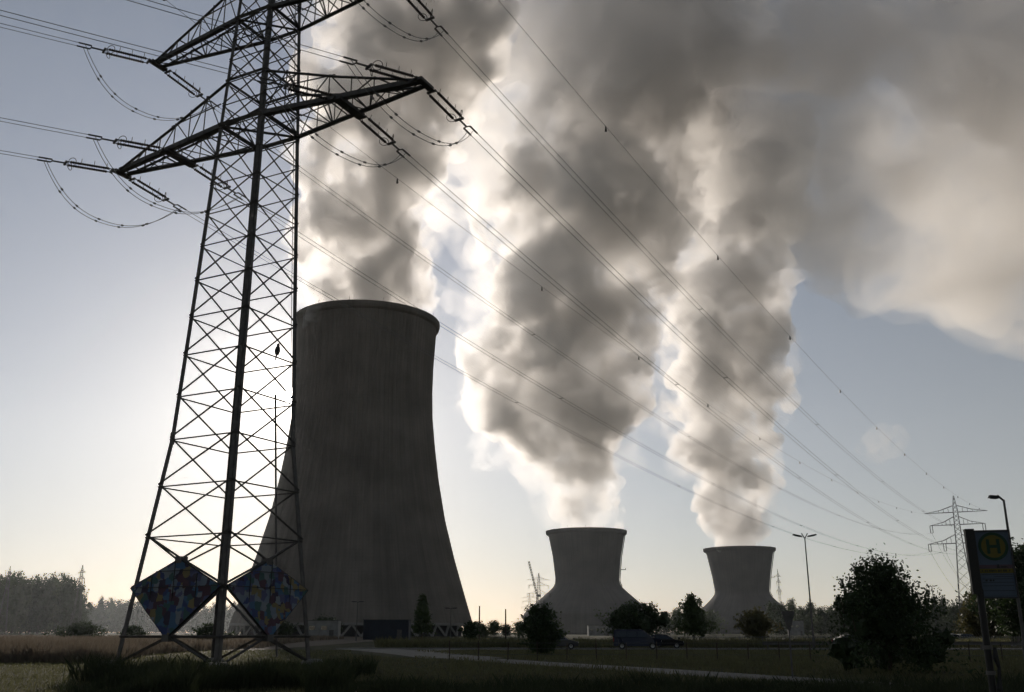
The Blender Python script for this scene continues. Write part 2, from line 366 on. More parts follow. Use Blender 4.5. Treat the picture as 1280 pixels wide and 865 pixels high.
def path_blobs(path, seed, n_extra=7, step=.35):
    """path rows (px, py, r_px, Y): overlapping billows along a rising column"""
    rn = random.Random(seed); out = []
    for i in range(len(path)-1):
        a, b = path[i], path[i+1]
        L = math.hypot(b[0]-a[0], b[1]-a[1]); rm = (a[2]+b[2])/2; n = max(1, int(L/(rm*step)))
        for k in range(n):
            t = k/n; px, py, rp, Y = [a[j]+(b[j]-a[j])*t for j in range(4)]
            c = P(px, py, Y); d = Y*CP+(c.z-CAMZ)*SP; r = rp/F*d*(1 if i == 0 else 1.1)
            out.append((tuple(c), r*.80))
            for e in range(n_extra if i else 0):
                th = rn.uniform(0, 2*math.pi); rs = r*rn.uniform(.22, .42); el = rn.uniform(-.5, .5)
                q = r*1.0-rs*.75
                out.append(((c.x+q*math.cos(th)*math.cos(el), c.y+q*math.sin(th)*math.cos(el), c.z+q*math.sin(el)), rs))
    return out
DISP = lambda s: [('VORONOI', 34*s, -16*s, dict(noise_intensity=1.2)), ('CLOUDS', 22*s, 18*s, dict(noise_depth=2)), ('VORONOI', 13*s, -8*s, {}), ('CLOUDS', 6*s, 6*s, dict(noise_depth=4)), ('VORONOI', 6*s, -3.6*s, {})]
M['steam'] = volmat('steam', .102, .62, (1, .99, .98), noise=(.022, .44, .57, .015))
M['steamA'] = volmat('near_steam', .18, .62, (1, .99, .98), noise=(.038, .44, .57, .015))
M['steam_thin'] = volmat('thin_steam', .014, .6)
pa = [(460, 392, 84, 450), (458, 370, 84, 450), (462, 330, 82, 448), (466, 270, 84, 445), (470, 200, 90, 440), (480, 130, 104, 432), (505, 60, 122, 425), (535, -10, 130, 418), (565, -70, 140, 410)]
pb = [(733, 657, 46, 800), (729, 632, 48, 800), (720, 600, 54, 800), (712, 560, 74, 799), (704, 505, 108, 797), (704, 440, 116, 793), (716, 370, 122, 788), (732, 300, 128, 782), (750, 240, 118, 777), (768, 190, 108, 770), (795, 130, 118, 758), (815, 50, 140, 745), (830, -20, 150, 730)]
pc = [(924, 683, 41, 985), (922, 655, 43, 985), (919, 610, 48, 985), (908, 555, 64, 983), (905, 490, 76, 980), (908, 420, 72, 975), (915, 350, 70, 970), (938, 270, 66, 960), (938, 205, 84, 950), (905, 130, 84, 935)]
LAB = ['grey steam plume rising from the tallest cooling tower', 'broad billowing steam plume above the middle cooling tower', 'narrow steam plume above the farthest cooling tower']
M['veil'] = volmat('steam_veil', .022, .65, (1, .99, .98), noise=(.03, .46, .66, 0))
for i, (pth, vx, mt, ds, lab) in enumerate(((pa, 1.3, 'steamA', .8, LAB[0]), (pb, 1.9, 'steam', 1.3, LAB[1]), (pc, 2.1, 'steam', 1.3, LAB[2]))):
    o = puff('steam_plume', path_blobs(pth, i+1), vx, M[mt], DISP(ds), label=lab, cat='steam plume', group='steam plumes above the cooling towers')
    veil = puff('veil', path_blobs([(x, y, r*(1.13 if k > 1 else 1.0), Y) for k, (x, y, r, Y) in enumerate(pth)], i+11), vx*1.6, M['veil'], DISP(ds*1.1)[:2]); veil.parent = o
def cloud_blobs(rows, seed, extra=9, flat=.55):
    rn = random.Random(seed); out = []
    for px, py, rp, Y in rows:
        c = P(px, py, Y); d = Y*CP+(c.z-CAMZ)*SP; r = rp/F*d
        out.append((tuple(c), (r, r*.9, r*flat)))
        for e in range(extra):
            th = rn.uniform(0, 2*math.pi); rs = r*rn.uniform(.2, .5); el = rn.uniform(-1, .8)
            out.append(((c.x+r*.85*math.cos(th)*math.cos(el), c.y+r*.8*math.sin(th)*math.cos(el), c.z+r*flat*.85*math.sin(el)), rs*.9))
    return out
M['cloud'] = volmat('cloud_dense', .027, .6, (1, .985, .97), noise=(.013, .38, .62, .06))
M['cloud_thin'] = volmat('cloud_thin', .021, .65, (1, .985, .965), noise=(.0125, .42, .57, .06))
CD = [('VORONOI', 60, -30, {}), ('CLOUDS', 40, 24, dict(noise_depth=3)), ('VORONOI', 20, -9, {}), ('CLOUDS', 10, 7, dict(noise_depth=3))]
dark = [(560, -10, 120, 640), (640, 40, 110, 640), (740, -10, 150, 640), (880, 0, 150, 640), (1000, -10, 150, 640), (1120, -30, 150, 640), (1240, -20, 150, 640), (1250, 50, 130, 640), (1180, 40, 110, 640), (1380, 20, 190, 640), (800, 80, 80, 650), (950, 70, 80, 650), (1090, 60, 70, 650), (1290, 110, 80, 650)]
pale = [(900, 120, 120, 820), (985, 190, 120, 820), (1040, 190, 120, 820), (1010, 300, 70, 820), (1100, 150, 150, 820), (1080, 260, 110, 820), (1150, 290, 120, 820), (1200, 160, 170, 820), (1220, 330, 130, 820), (1300, 220, 190, 820), (1270, 390, 80, 820), (1130, 350, 60, 820), (1040, 345, 50, 820), (1400, 330, 160, 820), (1330, 410, 80, 820)]
mid = [(610, 190, 90, 900), (590, 280, 70, 900), (640, 120, 100, 900), (600, 360, 45, 900), (840, 260, 60, 1050), (860, 330, 50, 1050)]
puff('cloud', cloud_blobs(dark, 5), 5.0, M['cloud'], CD, label='dark grey cloud of drifted steam across the top of the sky', cat='cloud')
puff('cloud', cloud_blobs(pale, 6), 6.0, M['cloud_thin'], CD, label='pale beige cloud bank over open sky beyond the farthest plume', cat='cloud')
puff('cloud', cloud_blobs(mid, 8), 5.0, M['cloud_thin'], CD, label='thin sunlit steam hanging in the gap between the first two plumes', cat='cloud')
M['wisp'] = volmat('cloud_wisp', .02, .65, (1, .985, .965), noise=(.045, .44, .66, 0))
puff('cloud', cloud_blobs([(1095, 560, 22, 1100), (1108, 550, 26, 1100)], 9, flat=.8), 3.0, M['wisp'], [('CLOUDS', 20, 26, dict(noise_depth=4)), ('CLOUDS', 7, 9, dict(noise_depth=4))], label='small wisp of cloud alone in the clear sky above the poplars', cat='cloud')

# ------------------------------------------------------------ the near lattice pylon
U = Vector((.887, -.461, 0)).normalized(); V_ = Vector((-U.y, U.x, 0))
PB = Vector((-13.8, 47.0, 0)); RZ = math.atan2(U.y, U.x)
def hwf(z): return float(np.interp(z, [0, 10.7, 27.8, 36.3, 41.3, 46.2], [3.15, 2.1, 1.5, 1.2, 1.0, .12]))
NZ = [6.0, 8.4, 10.7, 12.85, 15, 17, 19, 20.9, 22.7, 24.4, 26.1, 27.8, 29.2, 30.6, 32, 33.3, 34.6, 36, 37.3, 38.6, 39.9, 41.3, 43, 44.6]
SG = dict(L=(-1, -1), N=(1, -1), R=(1, 1), B=(-1, 1))
def cor(k, z, e=0): h = hwf(z)+e; return Vector((SG[k][0]*h, SG[k][1]*h, z))
pyl = empty('lattice_pylon', PB, RZ, 'tall steel lattice pylon in front of the low sun, with two colourful kite shaped boards', 'pylon')
for k in 'LNRB':
    m = MB(); zz = [-.3, 10.7, 27.8, 36.3, 41.3, 46.2]; w = [.23, .23, .2, .16, .12, .1]
    for i in range(5): m.ang(cor(k, zz[i]), cor(k, zz[i+1]+.02), w[i], (-SG[k][0], -SG[k][1], 0))
    for i in range(0, 5):
        if 0 < i: m.box(cor(k, zz[i])+Vector((-SG[k][0]*.06, -SG[k][1]*.06, 0)), (.16, .16, .6))
    for z in np.arange(1.2, 40, .45):
        if k == 'N': p = cor(k, z); m.bar(p, p+Vector((.16, -.10, 0)), .025)
    m.build('leg', M['steel'], pyl)
    m = MB(); c0 = cor(k, 0); m.lathe([(.55, -.2), (.55, .25), (.42, .42), (0, .42)], 12, (c0.x, c0.y, 0)); m.build('footing', M['concrete'], pyl)
FACES = [('L', 'N', (0, -1)), ('N', 'R', (1, 0)), ('R', 'B', (0, 1)), ('B', 'L', (-1, 0))]
dm = MB()
def mid(a, b, z): return (cor(a, z)+cor(b, z))/2
for i in range(len(NZ)-1):
    lo, hi = NZ[i], NZ[i+1]; w = .07 if lo < 20 else .058 if lo < 34 else .048
    for a, b, c, d in (('B', lo, 'L', hi), ('R', lo, 'N', hi), ('L', lo, 'N', hi), ('B', lo, 'R', hi)):
        dm.ang(cor(a, b), cor(c, d), w*1.25, (0, 0, 1))
    for a, b, n_ in FACES: dm.ang(cor(a, lo-.12), cor(b, lo-.12), w*1.1, (0, 0, 1))
dm.build('bracing', M['steel'], pyl)
bs = MB()
for a, b, n_ in FACES:
    cT, cB = mid(a, b, 4.8), mid(a, b, 1.4)
    for k in (a, b):
        bs.ang(cor(k, 6.0), cT, .1, (0, 0, 1)); bs.ang(cor(k, 3.6), cT, .11, (0, 0, 1)); bs.ang(cor(k, 3.6), cB, .12, (0, 0, 1)); bs.ang(cor(k, .15), cB, .12, (0, 0, 1))
    bs.ang(cor(a, 1.4), cor(b, 1.4), .13, (0, 0, 1))
    bs.box(cT, (.4, .4, .3)); bs.box(cB, (.4, .4, .3))
bs.build('base_bracing', M['steel'], pyl)
m = MB(); m.tube([cor('R', .5)+Vector((-1.35, -.9, 0)), cor('R', 13.3)+Vector((-.85, -.55, 0))], .055, 6); m.build('conduit', M['steel'], pyl)
m = MB(); m.tube([cor('R', 13.0)+Vector((-.25, -.1, 0)), cor('R', 39)+Vector((-.3, -.1, 0))], .02, 5); m.build('earth_cable', M['wire'], pyl)
def arm(zb, zt, L, inner, w):
    tipw = .32
    for sx in (-1, 1):
        A = MB(); hb, ht = hwf(zb), hwf(zt); n = 7
        for sy in (-1, 1):
            A.ang((sx*hb, sy*hb, zb), (sx*L, sy*tipw, zb), w*2, (0, -sy, 1), w*.35)
            km = (sx*(hb+(L-hb)*.47), sy*(hb+(tipw-hb)*.47), zb+(zt-zb)*.50)
            A.ang((sx*ht, sy*ht, zt), km, w, (0, 0, -1)); A.ang(km, (sx*L, sy*tipw, zb+.15), w, (0, 0, -1))
            pv = None
            for i in range(n+1):
                t = i/n; x = hb+(L-hb)*t; y = hb+(tipw-hb)*t
                lo = Vector((sx*x, sy*y, zb)); tt = t/.47
                z = (zt+(km[2]-zt)*tt) if t < .47 else km[2]+(zb+.15-km[2])*(t-.47)/.53
                hi = Vector((sx*x, sy*y, z))
                if 0 < i < n: A.ang(lo, hi, .06, (sx, 0, 0))
                if pv: A.ang(pv[0] if i % 2 else pv[1], hi if i % 2 else lo, .06, (0, -sy, .5))
                pv = (lo, hi)
            A.ang((sx*hb, sy*hb, zb+1.4), (sx*(hb+(L-hb)*.47), sy*(hb+(tipw-hb)*.47), km[2]), .07, (0, 0, 1))
        for i in range(n+1):
            t = i/n; x = hb+(L-hb)*t; y = hb+(tipw-hb)*t; t2 = min(1, (i+1)/n); x2 = hb+(L-hb)*t2; y2 = hb+(tipw-hb)*t2
            A.ang((sx*x, -y, zb), (sx*x, y, zb), .07, (0, 0, 1))
            if i < n: A.ang((sx*x, (-y if i % 2 else y), zb), (sx*x2, (y2 if i % 2 else -y2), zb), .06, (0, 0, 1))
        A.box((sx*(L+.05), 0, zb+.03), (.35, tipw*2+.5, .16))
        for ix in inner: A.box((sx*ix, 0, zb-.02), (.5, 2*(hb+(tipw-hb)*(ix-hb)/(L-hb))+.3, .2))
        A.build('crossarm', M['steel'], pyl)
    f = MB()
    for z in (zb, zt):
        f = MB()
        for a, b, _ in FACES: f.ang(cor(a, z), cor(b, z), w*1.6 if z == zb else w, (0, 0, 1))
        if z == zb: f.ang(cor('L', zb), cor('R', zb), w, (0, 0, 1)); f.ang(cor('N', zb), cor('B', zb), w, (0, 0, 1))
        f.build('arm_frame', M['steel'], pyl)
arm(27.8, 30.6, 10.6, [6.0], .14); arm(34.6, 37.3, 8.6, [], .12); arm(39.9, 41.8, 9.3, [], .09)
# painted boards
def board_mat(name, seed):
    m = bpy.data.materials.new(name); m.use_nodes = True; t = m.node_tree; b = t.nodes['Principled BSDF']; b.inputs['Roughness'].default_value = .75
    tc = t.nodes.new('ShaderNodeTexCoord'); mp = t.nodes.new('ShaderNodeMapping'); mp.inputs['Location'].default_value = (seed, seed*.7, seed*.3); t.links.new(tc.outputs['Object'], mp.inputs[0])
    nz = t.nodes.new('ShaderNodeTexNoise'); nz.inputs['Scale'].default_value = 2.2; t.links.new(mp.outputs[0], nz.inputs[0])
    mv = t.nodes.new('ShaderNodeVectorMath'); mv.operation = 'MULTIPLY_ADD'; mv.inputs[1].default_value = (.22, .22, .22); t.links.new(nz.outputs[1], mv.inputs[0]); t.links.new(mp.outputs[0], mv.inputs[2])
    v = t.nodes.new('ShaderNodeTexVoronoi'); v.distance = 'CHEBYCHEV'; v.inputs['Scale'].default_value = 3.0; t.links.new(mv.outputs[0], v.inputs[0])
    r = t.nodes.new('ShaderNodeValToRGB'); r.color_ramp.interpolation = 'CONSTANT'; e = r.color_ramp.elements
    cols = [(.03, .05, .16), (.20, .23, .26), (.03, .02, .05), (.20, .16, .07), (.05, .12, .22), (.07, .03, .05), (.16, .20, .26), (.04, .10, .10), (.08, .09, .18)]
    e[0].color = (*cols[0], 1); e[1].color = (*cols[1], 1); e[1].position = 1/9
    for i, c in enumerate(cols[2:]): q = e.new((i+2)/9); q.color = (*c, 1)
    sp = t.nodes.new('ShaderNodeSeparateColor'); t.links.new(v.outputs['Color'], sp.inputs[0]); t.links.new(sp.outputs[0], r.inputs[0])
    t.links.new(r.outputs[0], b.inputs['Base Color']); return m
for fi, (a, b, n_) in enumerate(FACES[:2]):
    bd = empty('painted_board', (0, 0, 0)); bd.parent = pyl
    bd['label'] = 'colourful patchwork board, left of the two' if fi == 0 else 'colourful patchwork board with a blue top corner, right of the two'
    nv = Vector((n_[0], n_[1], 0)); off = nv*.17
    K = [cor(a, 3.6)+off, mid(a, b, 4.85)+off, cor(b, 3.6)+off, mid(a, b, 1.35)+off]
    ctr = sum(K, Vector())/4; K = [ctr+(k-ctr)*.985 for k in K]
    for q in K: pass
    m = MB(); bk = [k-nv*.04 for k in K]
    m.poly(K[::-1]); m.poly(bk)
    for i in range(4): m.poly([K[i], K[(i+1) % 4], bk[(i+1) % 4], bk[i]])
    m.build('board_face', board_mat('painted_patchwork', 3.1+fi*5.7), bd)
    m = MB()
    for i in range(4): m.ang(K[i]+nv*.012, K[(i+1) % 4]+nv*.012, .06, -nv)
    ux = (K[2]-K[0]).normalized(); Lw = (K[2]-K[0]).length
    for z in (3.6, 2.6, 1.95, 4.3):                                   # horizontal seams
        tt = (z-K[3].z)/(K[0].z-K[3].z) if z <= 3.6 else (K[1].z-z)/(K[1].z-K[0].z)
        if tt <= 0: continue
        mp_ = Vector((ctr.x, ctr.y, z)); m.bar(mp_-ux*Lw/2*tt*.97+nv*.03, mp_+ux*Lw/2*tt*.97+nv*.03, .03)
    for s_ in (-.25, 0, .25):
        c0 = Vector((ctr.x, ctr.y, 0))+ux*Lw*s_; q = 1-abs(s_)*2
        m.bar(Vector((c0.x, c0.y, K[3].z+(K[0].z-K[3].z)*(1-q)+.05))+nv*.026, Vector((c0.x, c0.y, K[1].z-(K[1].z-K[0].z)*(1-q)-.05))+nv*.026, .03)
    m.build('board_frame', M['black'], bd)

# ------------------------------------------------------------ the far suspension pylons
FP = Vector((136.6, 298, 0)); zA_ = lambda y: zat(1193, y, 298)+CAMZ
def far_proto():
    r = empty('lattice_pylon', FP, -R(28), 'slim distant pylon rising behind the bus stop sign', 'pylon', 'distant pylons')
    z1, z2, z3, zt = zA_(678.7), zA_(655.5), zA_(640), zA_(619.5)
    hw = lambda z: float(np.interp(z, [0, z1, z3+1, zt], [2.9, .95, .6, .08])); c = lambda sx, sy, z: Vector((sx*hw(z), sy*hw(z), z))
    C4 = [(-1, -1), (1, -1), (1, 1), (-1, 1)]; lg = MB(); br = MB()
    for a in C4:
        lg = MB()
        for zA2, zB2 in ((0, z1), (z1, z3+1), (z3+1, zt)): lg.bar(c(*a, zA2), c(*a, zB2), .14)
        lg.build('leg', M['steel'], r)
    z = 0; nodes = [0]
    while z < zt-1: z += max(1.3, hw(z)*1.7); nodes.append(min(z, zt-.5))
    for lo, hi in zip(nodes, nodes[1:]):
        for i in range(4):
            a, b = C4[i], C4[(i+1) % 4]; br.bar(c(*a, lo), c(*b, hi), .065); br.bar(c(*b, lo), c(*a, hi), .065)
    br.build('bracing', M['steel'], r); at = {}
    for key, zz, L, up in (('low', z1, 8.8, 2.6), ('mid', z2, 7.7, 2.4), ('top', z3, 8.9, 2.0)):
        for sx in (-1, 1):
            A = MB(); h = hw(zz)
            for sy in (-1, 1):
                A.bar((sx*h, sy*h, zz), (sx*L, 0, zz), .13); A.bar((sx*h, sy*h, zz+up), (sx*L*.5, sy*h*.5, zz+up*.36), .11); A.bar((sx*L*.5, sy*h*.5, zz+up*.36), (sx*L, 0, zz), .11)
                for i in range(1, 6):
                    t = i/6; x = h+(L-h)*t; y = h*(1-t); A.bar((sx*x, sy*y, zz), (sx*x, sy*y, zz+up*(.75*(1-t))), .06)
            A.build('crossarm', M['steel'], r)
            if key != 'top':
                for x in ([L-.3, 4.2] if key == 'low' else [L-.3]):
                    ins = MB(); ins.tube([(sx*x-.35, 0, zz), (sx*x-.35, 0, zz-2.2)], .1, 6); ins.tube([(sx*x+.35, 0, zz), (sx*x+.35, 0, zz-2.2)], .1, 6); ins.bar((sx*x-.4, 0, zz-2.2), (sx*x+.4, 0, zz-2.2), .1)
                    ins.build('insulator_string', M['insul'], r)
    return r, (z1, z2, z3)
farp, (fz1, fz2, fz3) = far_proto()
def ROTZ(v, a): return Vector((v[0]*math.cos(a)-v[1]*math.sin(a), v[0]*math.sin(a)+v[1]*math.cos(a), v[2]))
def fa(base, x, z, rz=-R(28)): return Vector(base)+ROTZ((x, 0, z), rz)
FP2 = FP+Vector((math.sin(R(27.5)), math.cos(R(27.5)), 0))*300
for px, Y, rz, lab, sc in ((None, None, -R(28), 'distant pylon mostly covered by the bus stop sign, the next one along the line', 1),
                       (93, 690, -R(50), 'faint distant pylon beyond the left hand woods', 1.12), (978, 640, R(50), 'slim distant pylon at the shoulder of the farthest cooling tower', .98),
                       (674, 640, R(20), 'taller distant pylon over the left shoulder of the middle cooling tower', .92), (662, 900, R(10), 'shorter distant pylon over the left shoulder of the middle cooling tower', .85),
                       (1, 560, -R(70), 'faint distant pylon at the left edge above the woods', .9)):
    o = copy_tree(farp); o.location = FP2 if px is None else ((px-640)/F*Y*CP, Y, 0); o.rotation_euler = (0, 0, rz); o['label'] = lab; o.scale = (sc*(.45 if px == 978 else 1), sc*(.45 if px == 978 else 1), sc)
# crane behind the middle tower
cr = empty('crane', ((672-640)/F*1000*CP, 1000, 0), 0, 'thin lattice crane jib leaning over the left shoulder of the middle cooling tower', 'crane')
def lattice(m, a, b, w, n, t):
    a = Vector(a); b = Vector(b); d = (b-a).normalized(); e = d.orthogonal().normalized(); f = d.cross(e)
    for s1, s2 in ((1, 1), (1, -1), (-1, -1), (-1, 1)): m.bar(a+(e*s1+f*s2)*w, b+(e*s1+f*s2)*w, t)
    for i in range(n):
        p, q = a+(b-a)*i/n, a+(b-a)*(i+1)/n
        for s1 in (1, -1): m.bar(p+(e*s1+f)*w, q+(e*s1-f)*w, t*.7); m.bar(p+(e+f*s1)*w, q+(-e+f*s1)*w, t*.7)
m = MB(); lattice(m, (0, 0, 0), (0, 0, 36), .9, 14, .3); m.build('mast', M['steel'], cr)
m = MB(); lattice(m, (0, 0, 36), (-8.5, 0, 71), .7, 14, .3); m.build('jib', M['steel'], cr)
m = MB(); m.box((1.5, 0, 37), (4, 2, 2.2)); m.build('cab', M['steel'], cr)

# ------------------------------------------------------------ conductors, insulators, jumper loops
def wl(x, y, z): return PB+U*x+V_*y+Vector((0, 0, z))       # pylon frame to world
BD = Vector((-.787, -.617, 0)); BPB = PB+BD*280; BU = Vector((.617, -.787, 0))
inv = Matrix.Translation(PB) @ Matrix.Rotation(RZ, 4, 'Z'); inv.invert()
def curve(a, b, sag, n=40, t0=0): 
    out = []
    for i in range(n+1):
        t = t0+(1-t0)*(i/n)**1.5; p = a.lerp(b, t); p.z -= 4*sag*t*(1-t); out.append(p)
    return out
SPECS = [(-10.6, 27.8, 'low', -8.5, 'outer left end of the lower crossarm'), (-6.0, 27.8, 'low', -4.2, 'inner left hanger of the lower crossarm'), (6.0, 27.8, 'low', 4.2, 'inner right hanger of the lower crossarm'),
         (10.6, 27.8, 'low', 8.5, 'outer right end of the lower crossarm'), (-8.6, 34.6, 'mid', -7.4, 'left end of the upper crossarm'), (8.6, 34.6, 'mid', 7.4, 'right end of the upper crossarm')]
FZ = dict(low=fz1-2.3, mid=fz2-2.3, top=fz3)
def local(mb): mb.v = [tuple(inv @ Vector(p)) for p in mb.v]; return mb
def insulators(A, d, side):
    """double tension string along d from A; returns the clamp point"""
    lat = d.cross(Vector((0, 0, 1))).normalized(); s = MB(); r = empty('insulator_string', (0, 0, 0)); r.parent = pyl
    s.bar(A, A+d*.35, .08); s.bar(A+d*.35-lat*.27, A+d*.35+lat*.27, .1)
    e = A+d*2.9; s.bar(e-lat*.27, e+lat*.27, .1); s.bar(e, e+d*.7, .07)
    for q in (-1, 1):
        p0, p1 = A+d*.35+lat*.25*q, A+d*2.9+lat*.25*q
        s.tube([p0, p1], .03, 5)
        c = e+d*.75+lat*.2*q; s.bar(e+d*.7, c, .05); s.tube([c, c+d*.7], .05, 6)
        for k in (.7, 1.4, 2.1): pk = A+d*k+lat*.25*q; s.bar(pk, pk+Vector((0, 0, .3))+lat*.06*q, .025)
    local(s).build('fittings', M['steel'], r)
    for q in (-1, 1):
        o = MB(); p0, p1 = A+d*.55+lat*.25*q, A+d*2.7+lat*.25*q; n = 34
        pts = [p0.lerp(p1, i/n) for i in range(n+1)]
        o.tube(pts, [.085 if i % 2 else .05 for i in range(n+1)], 8); local(o).build('insulator', M['insul'], r, smooth=False)
        g_ = MB(); g_.torus(A+d*2.6+lat*.30*q, .25, .02, d+lat*.9*q, 18, 5); local(g_).build('grading_ring', M['steel'], r)
    return e+d*1.1
for (x, z, key, fx, lab) in SPECS:
    A = wl(x, 0, z)
    Fe = fa(FP, fx, FZ[key]); Be = BPB+BU*x*.95+Vector((0, 0, z-3))
    cl_ = []
    for side, E_, sag in (('forward', Fe, 8.5), ('back', Be, 7.5)):
        full = curve(A, E_, sag, 200); 
        d = (full[8]-full[0]).normalized()
        A2 = A+V_*(.35 if abs(x) > 7 else hwf(z)*.55)*(1 if side == 'forward' else -1); 
        c = insulators(A2, d, side); cl_.append((c, d))
        lat = d.cross(Vector((0, 0, 1))).normalized()
        r = empty('power_line', c, 0, f'twin cable {"to the far pylon" if side == "forward" else "leaving past the left edge"} from the {lab}', 'power line', 'twin power cables strung from the near pylon')
        for q in (-1, 1):
            m = MB(); pts = curve(c+lat*.2*q, E_+lat*.2*q, sag*.97, 64); m.tube([p-c for p in pts], .016, 4); m.build('wire', M['wire'], r)
        tot = (E_-c).length
        for k in range(1, 7 if side == 'forward' else 2):
            t = k/7 if side == 'forward' else .05; p = c.lerp(E_, t); p.z -= 4*sag*.97*t*(1-t)
            m = MB(); m.bar(p-c-lat*.22, p-c+lat*.22, .05); m.build('spacer', M['black'], r)
    (c1, d1), (c2, d2) = cl_
    for q in (-1, 1):
        l1, l2 = d1.cross(Vector((0, 0, 1))).normalized(), -d2.cross(Vector((0, 0, 1))).normalized()
        a, b = c1+l1*.2*q, c2+l2*.2*q; out = U*(.6*(1 if x > 0 else -1))
        pts = []
        for i in range(25):
            t = i/24; p = a.lerp(b, t); s_ = 1-(abs(2*t-1))**2.3; p.z -= 2.3*s_; p += out*s_; pts.append(p)
        m = MB(); m.tube(pts, .018, 5)
        for k in (5, 9, 13, 17, 20): m.tube([pts[k], pts[k]+(pts[k+1]-pts[k])*.35], .06, 6)
        local(m).build('jumper_cable', M['wire'], pyl)
for x, fx, lab in ((-9.3, -8.9, 'left'), (9.3, 8.9, 'right')):
    A = wl(x, 0, 39.85); Fe = fa(FP, fx, FZ['top']); Be = BPB+BU*x*.95+Vector((0, 0, 38))
    for nm, E_, sag in (('to the far pylon', Fe, 6.5), ('leaving past the left edge', Be, 6)):
        r = empty('earth_wire', A, 0, f'thin earth wire {nm} from the {lab} tip of the top crossarm', 'earth wire', 'single earth wires on top of the pylons')
        pts = curve(A, E_, sag, 80); m = MB(); m.tube([p-A for p in pts], .015, 4); m.build('wire', M['wire'], r)
        for k in range(1, 12):
            t = k/12 if E_ is Fe else k/12*.3; p = A.lerp(E_, t)-A; p.z -= 4*sag*t*(1-t)
            m = MB(); m.box(p+Vector((0, 0, -.2)), (.16, .16, .42), taper=(.5, .5)); m.build('marker', M['black'], r)
for key, fx in (('low', -8.5), ('low', -4.2), ('low', 4.2), ('low', 8.5), ('mid', -7.4), ('mid', 7.4)):
    a, b = fa(FP, fx, FZ[key]), fa(FP2, fx, FZ[key]); m = MB(); m.tube([p-a for p in curve(a, b, 9, 24)], .04, 4)
    nm = {-8.5: 'outer left', -4.2: 'inner left', 4.2: 'inner right', 8.5: 'outer right', -7.4: 'left middle', 7.4: 'right middle'}[fx]
    o = m.build('power_line', M['wire'], label=f'thin cable going on beyond the distant pylon from its {nm} hanger', cat='power line', group='cables beyond the distant pylon'); o.location = a
# perched bird on a brace
bp_ = cor('N', 15).lerp(cor('R', 15), .62); bw = PB+ROTZ(bp_, RZ)
m = MB(); pts = [bw+Vector(v) for v in ((-.02, 0, -.0), (0, 0, .08), (.01, 0, .25), (.02, 0, .42), (.03, 0, .50), (.03, 0, .58), (.05, 0, .66))]
m.tube(pts, [.02, .10, .15, .12, .075, .085, .03], 10); m.tube([bw+Vector((0, 0, .12)), bw+Vector((-.06, 0, -.22))], [.05, .03], 6); m.tube([bw+Vector((.04, -.06, .6)), bw+Vector((.1, -.12, .58))], [.025, .005], 5)
m.v = [tuple(Vector(v)-bw) for v in m.v]; o = m.build('bird', M['black'], smooth=True, label='dark bird perched on a brace of the big pylon near the sun', cat='bird'); o.location = bw

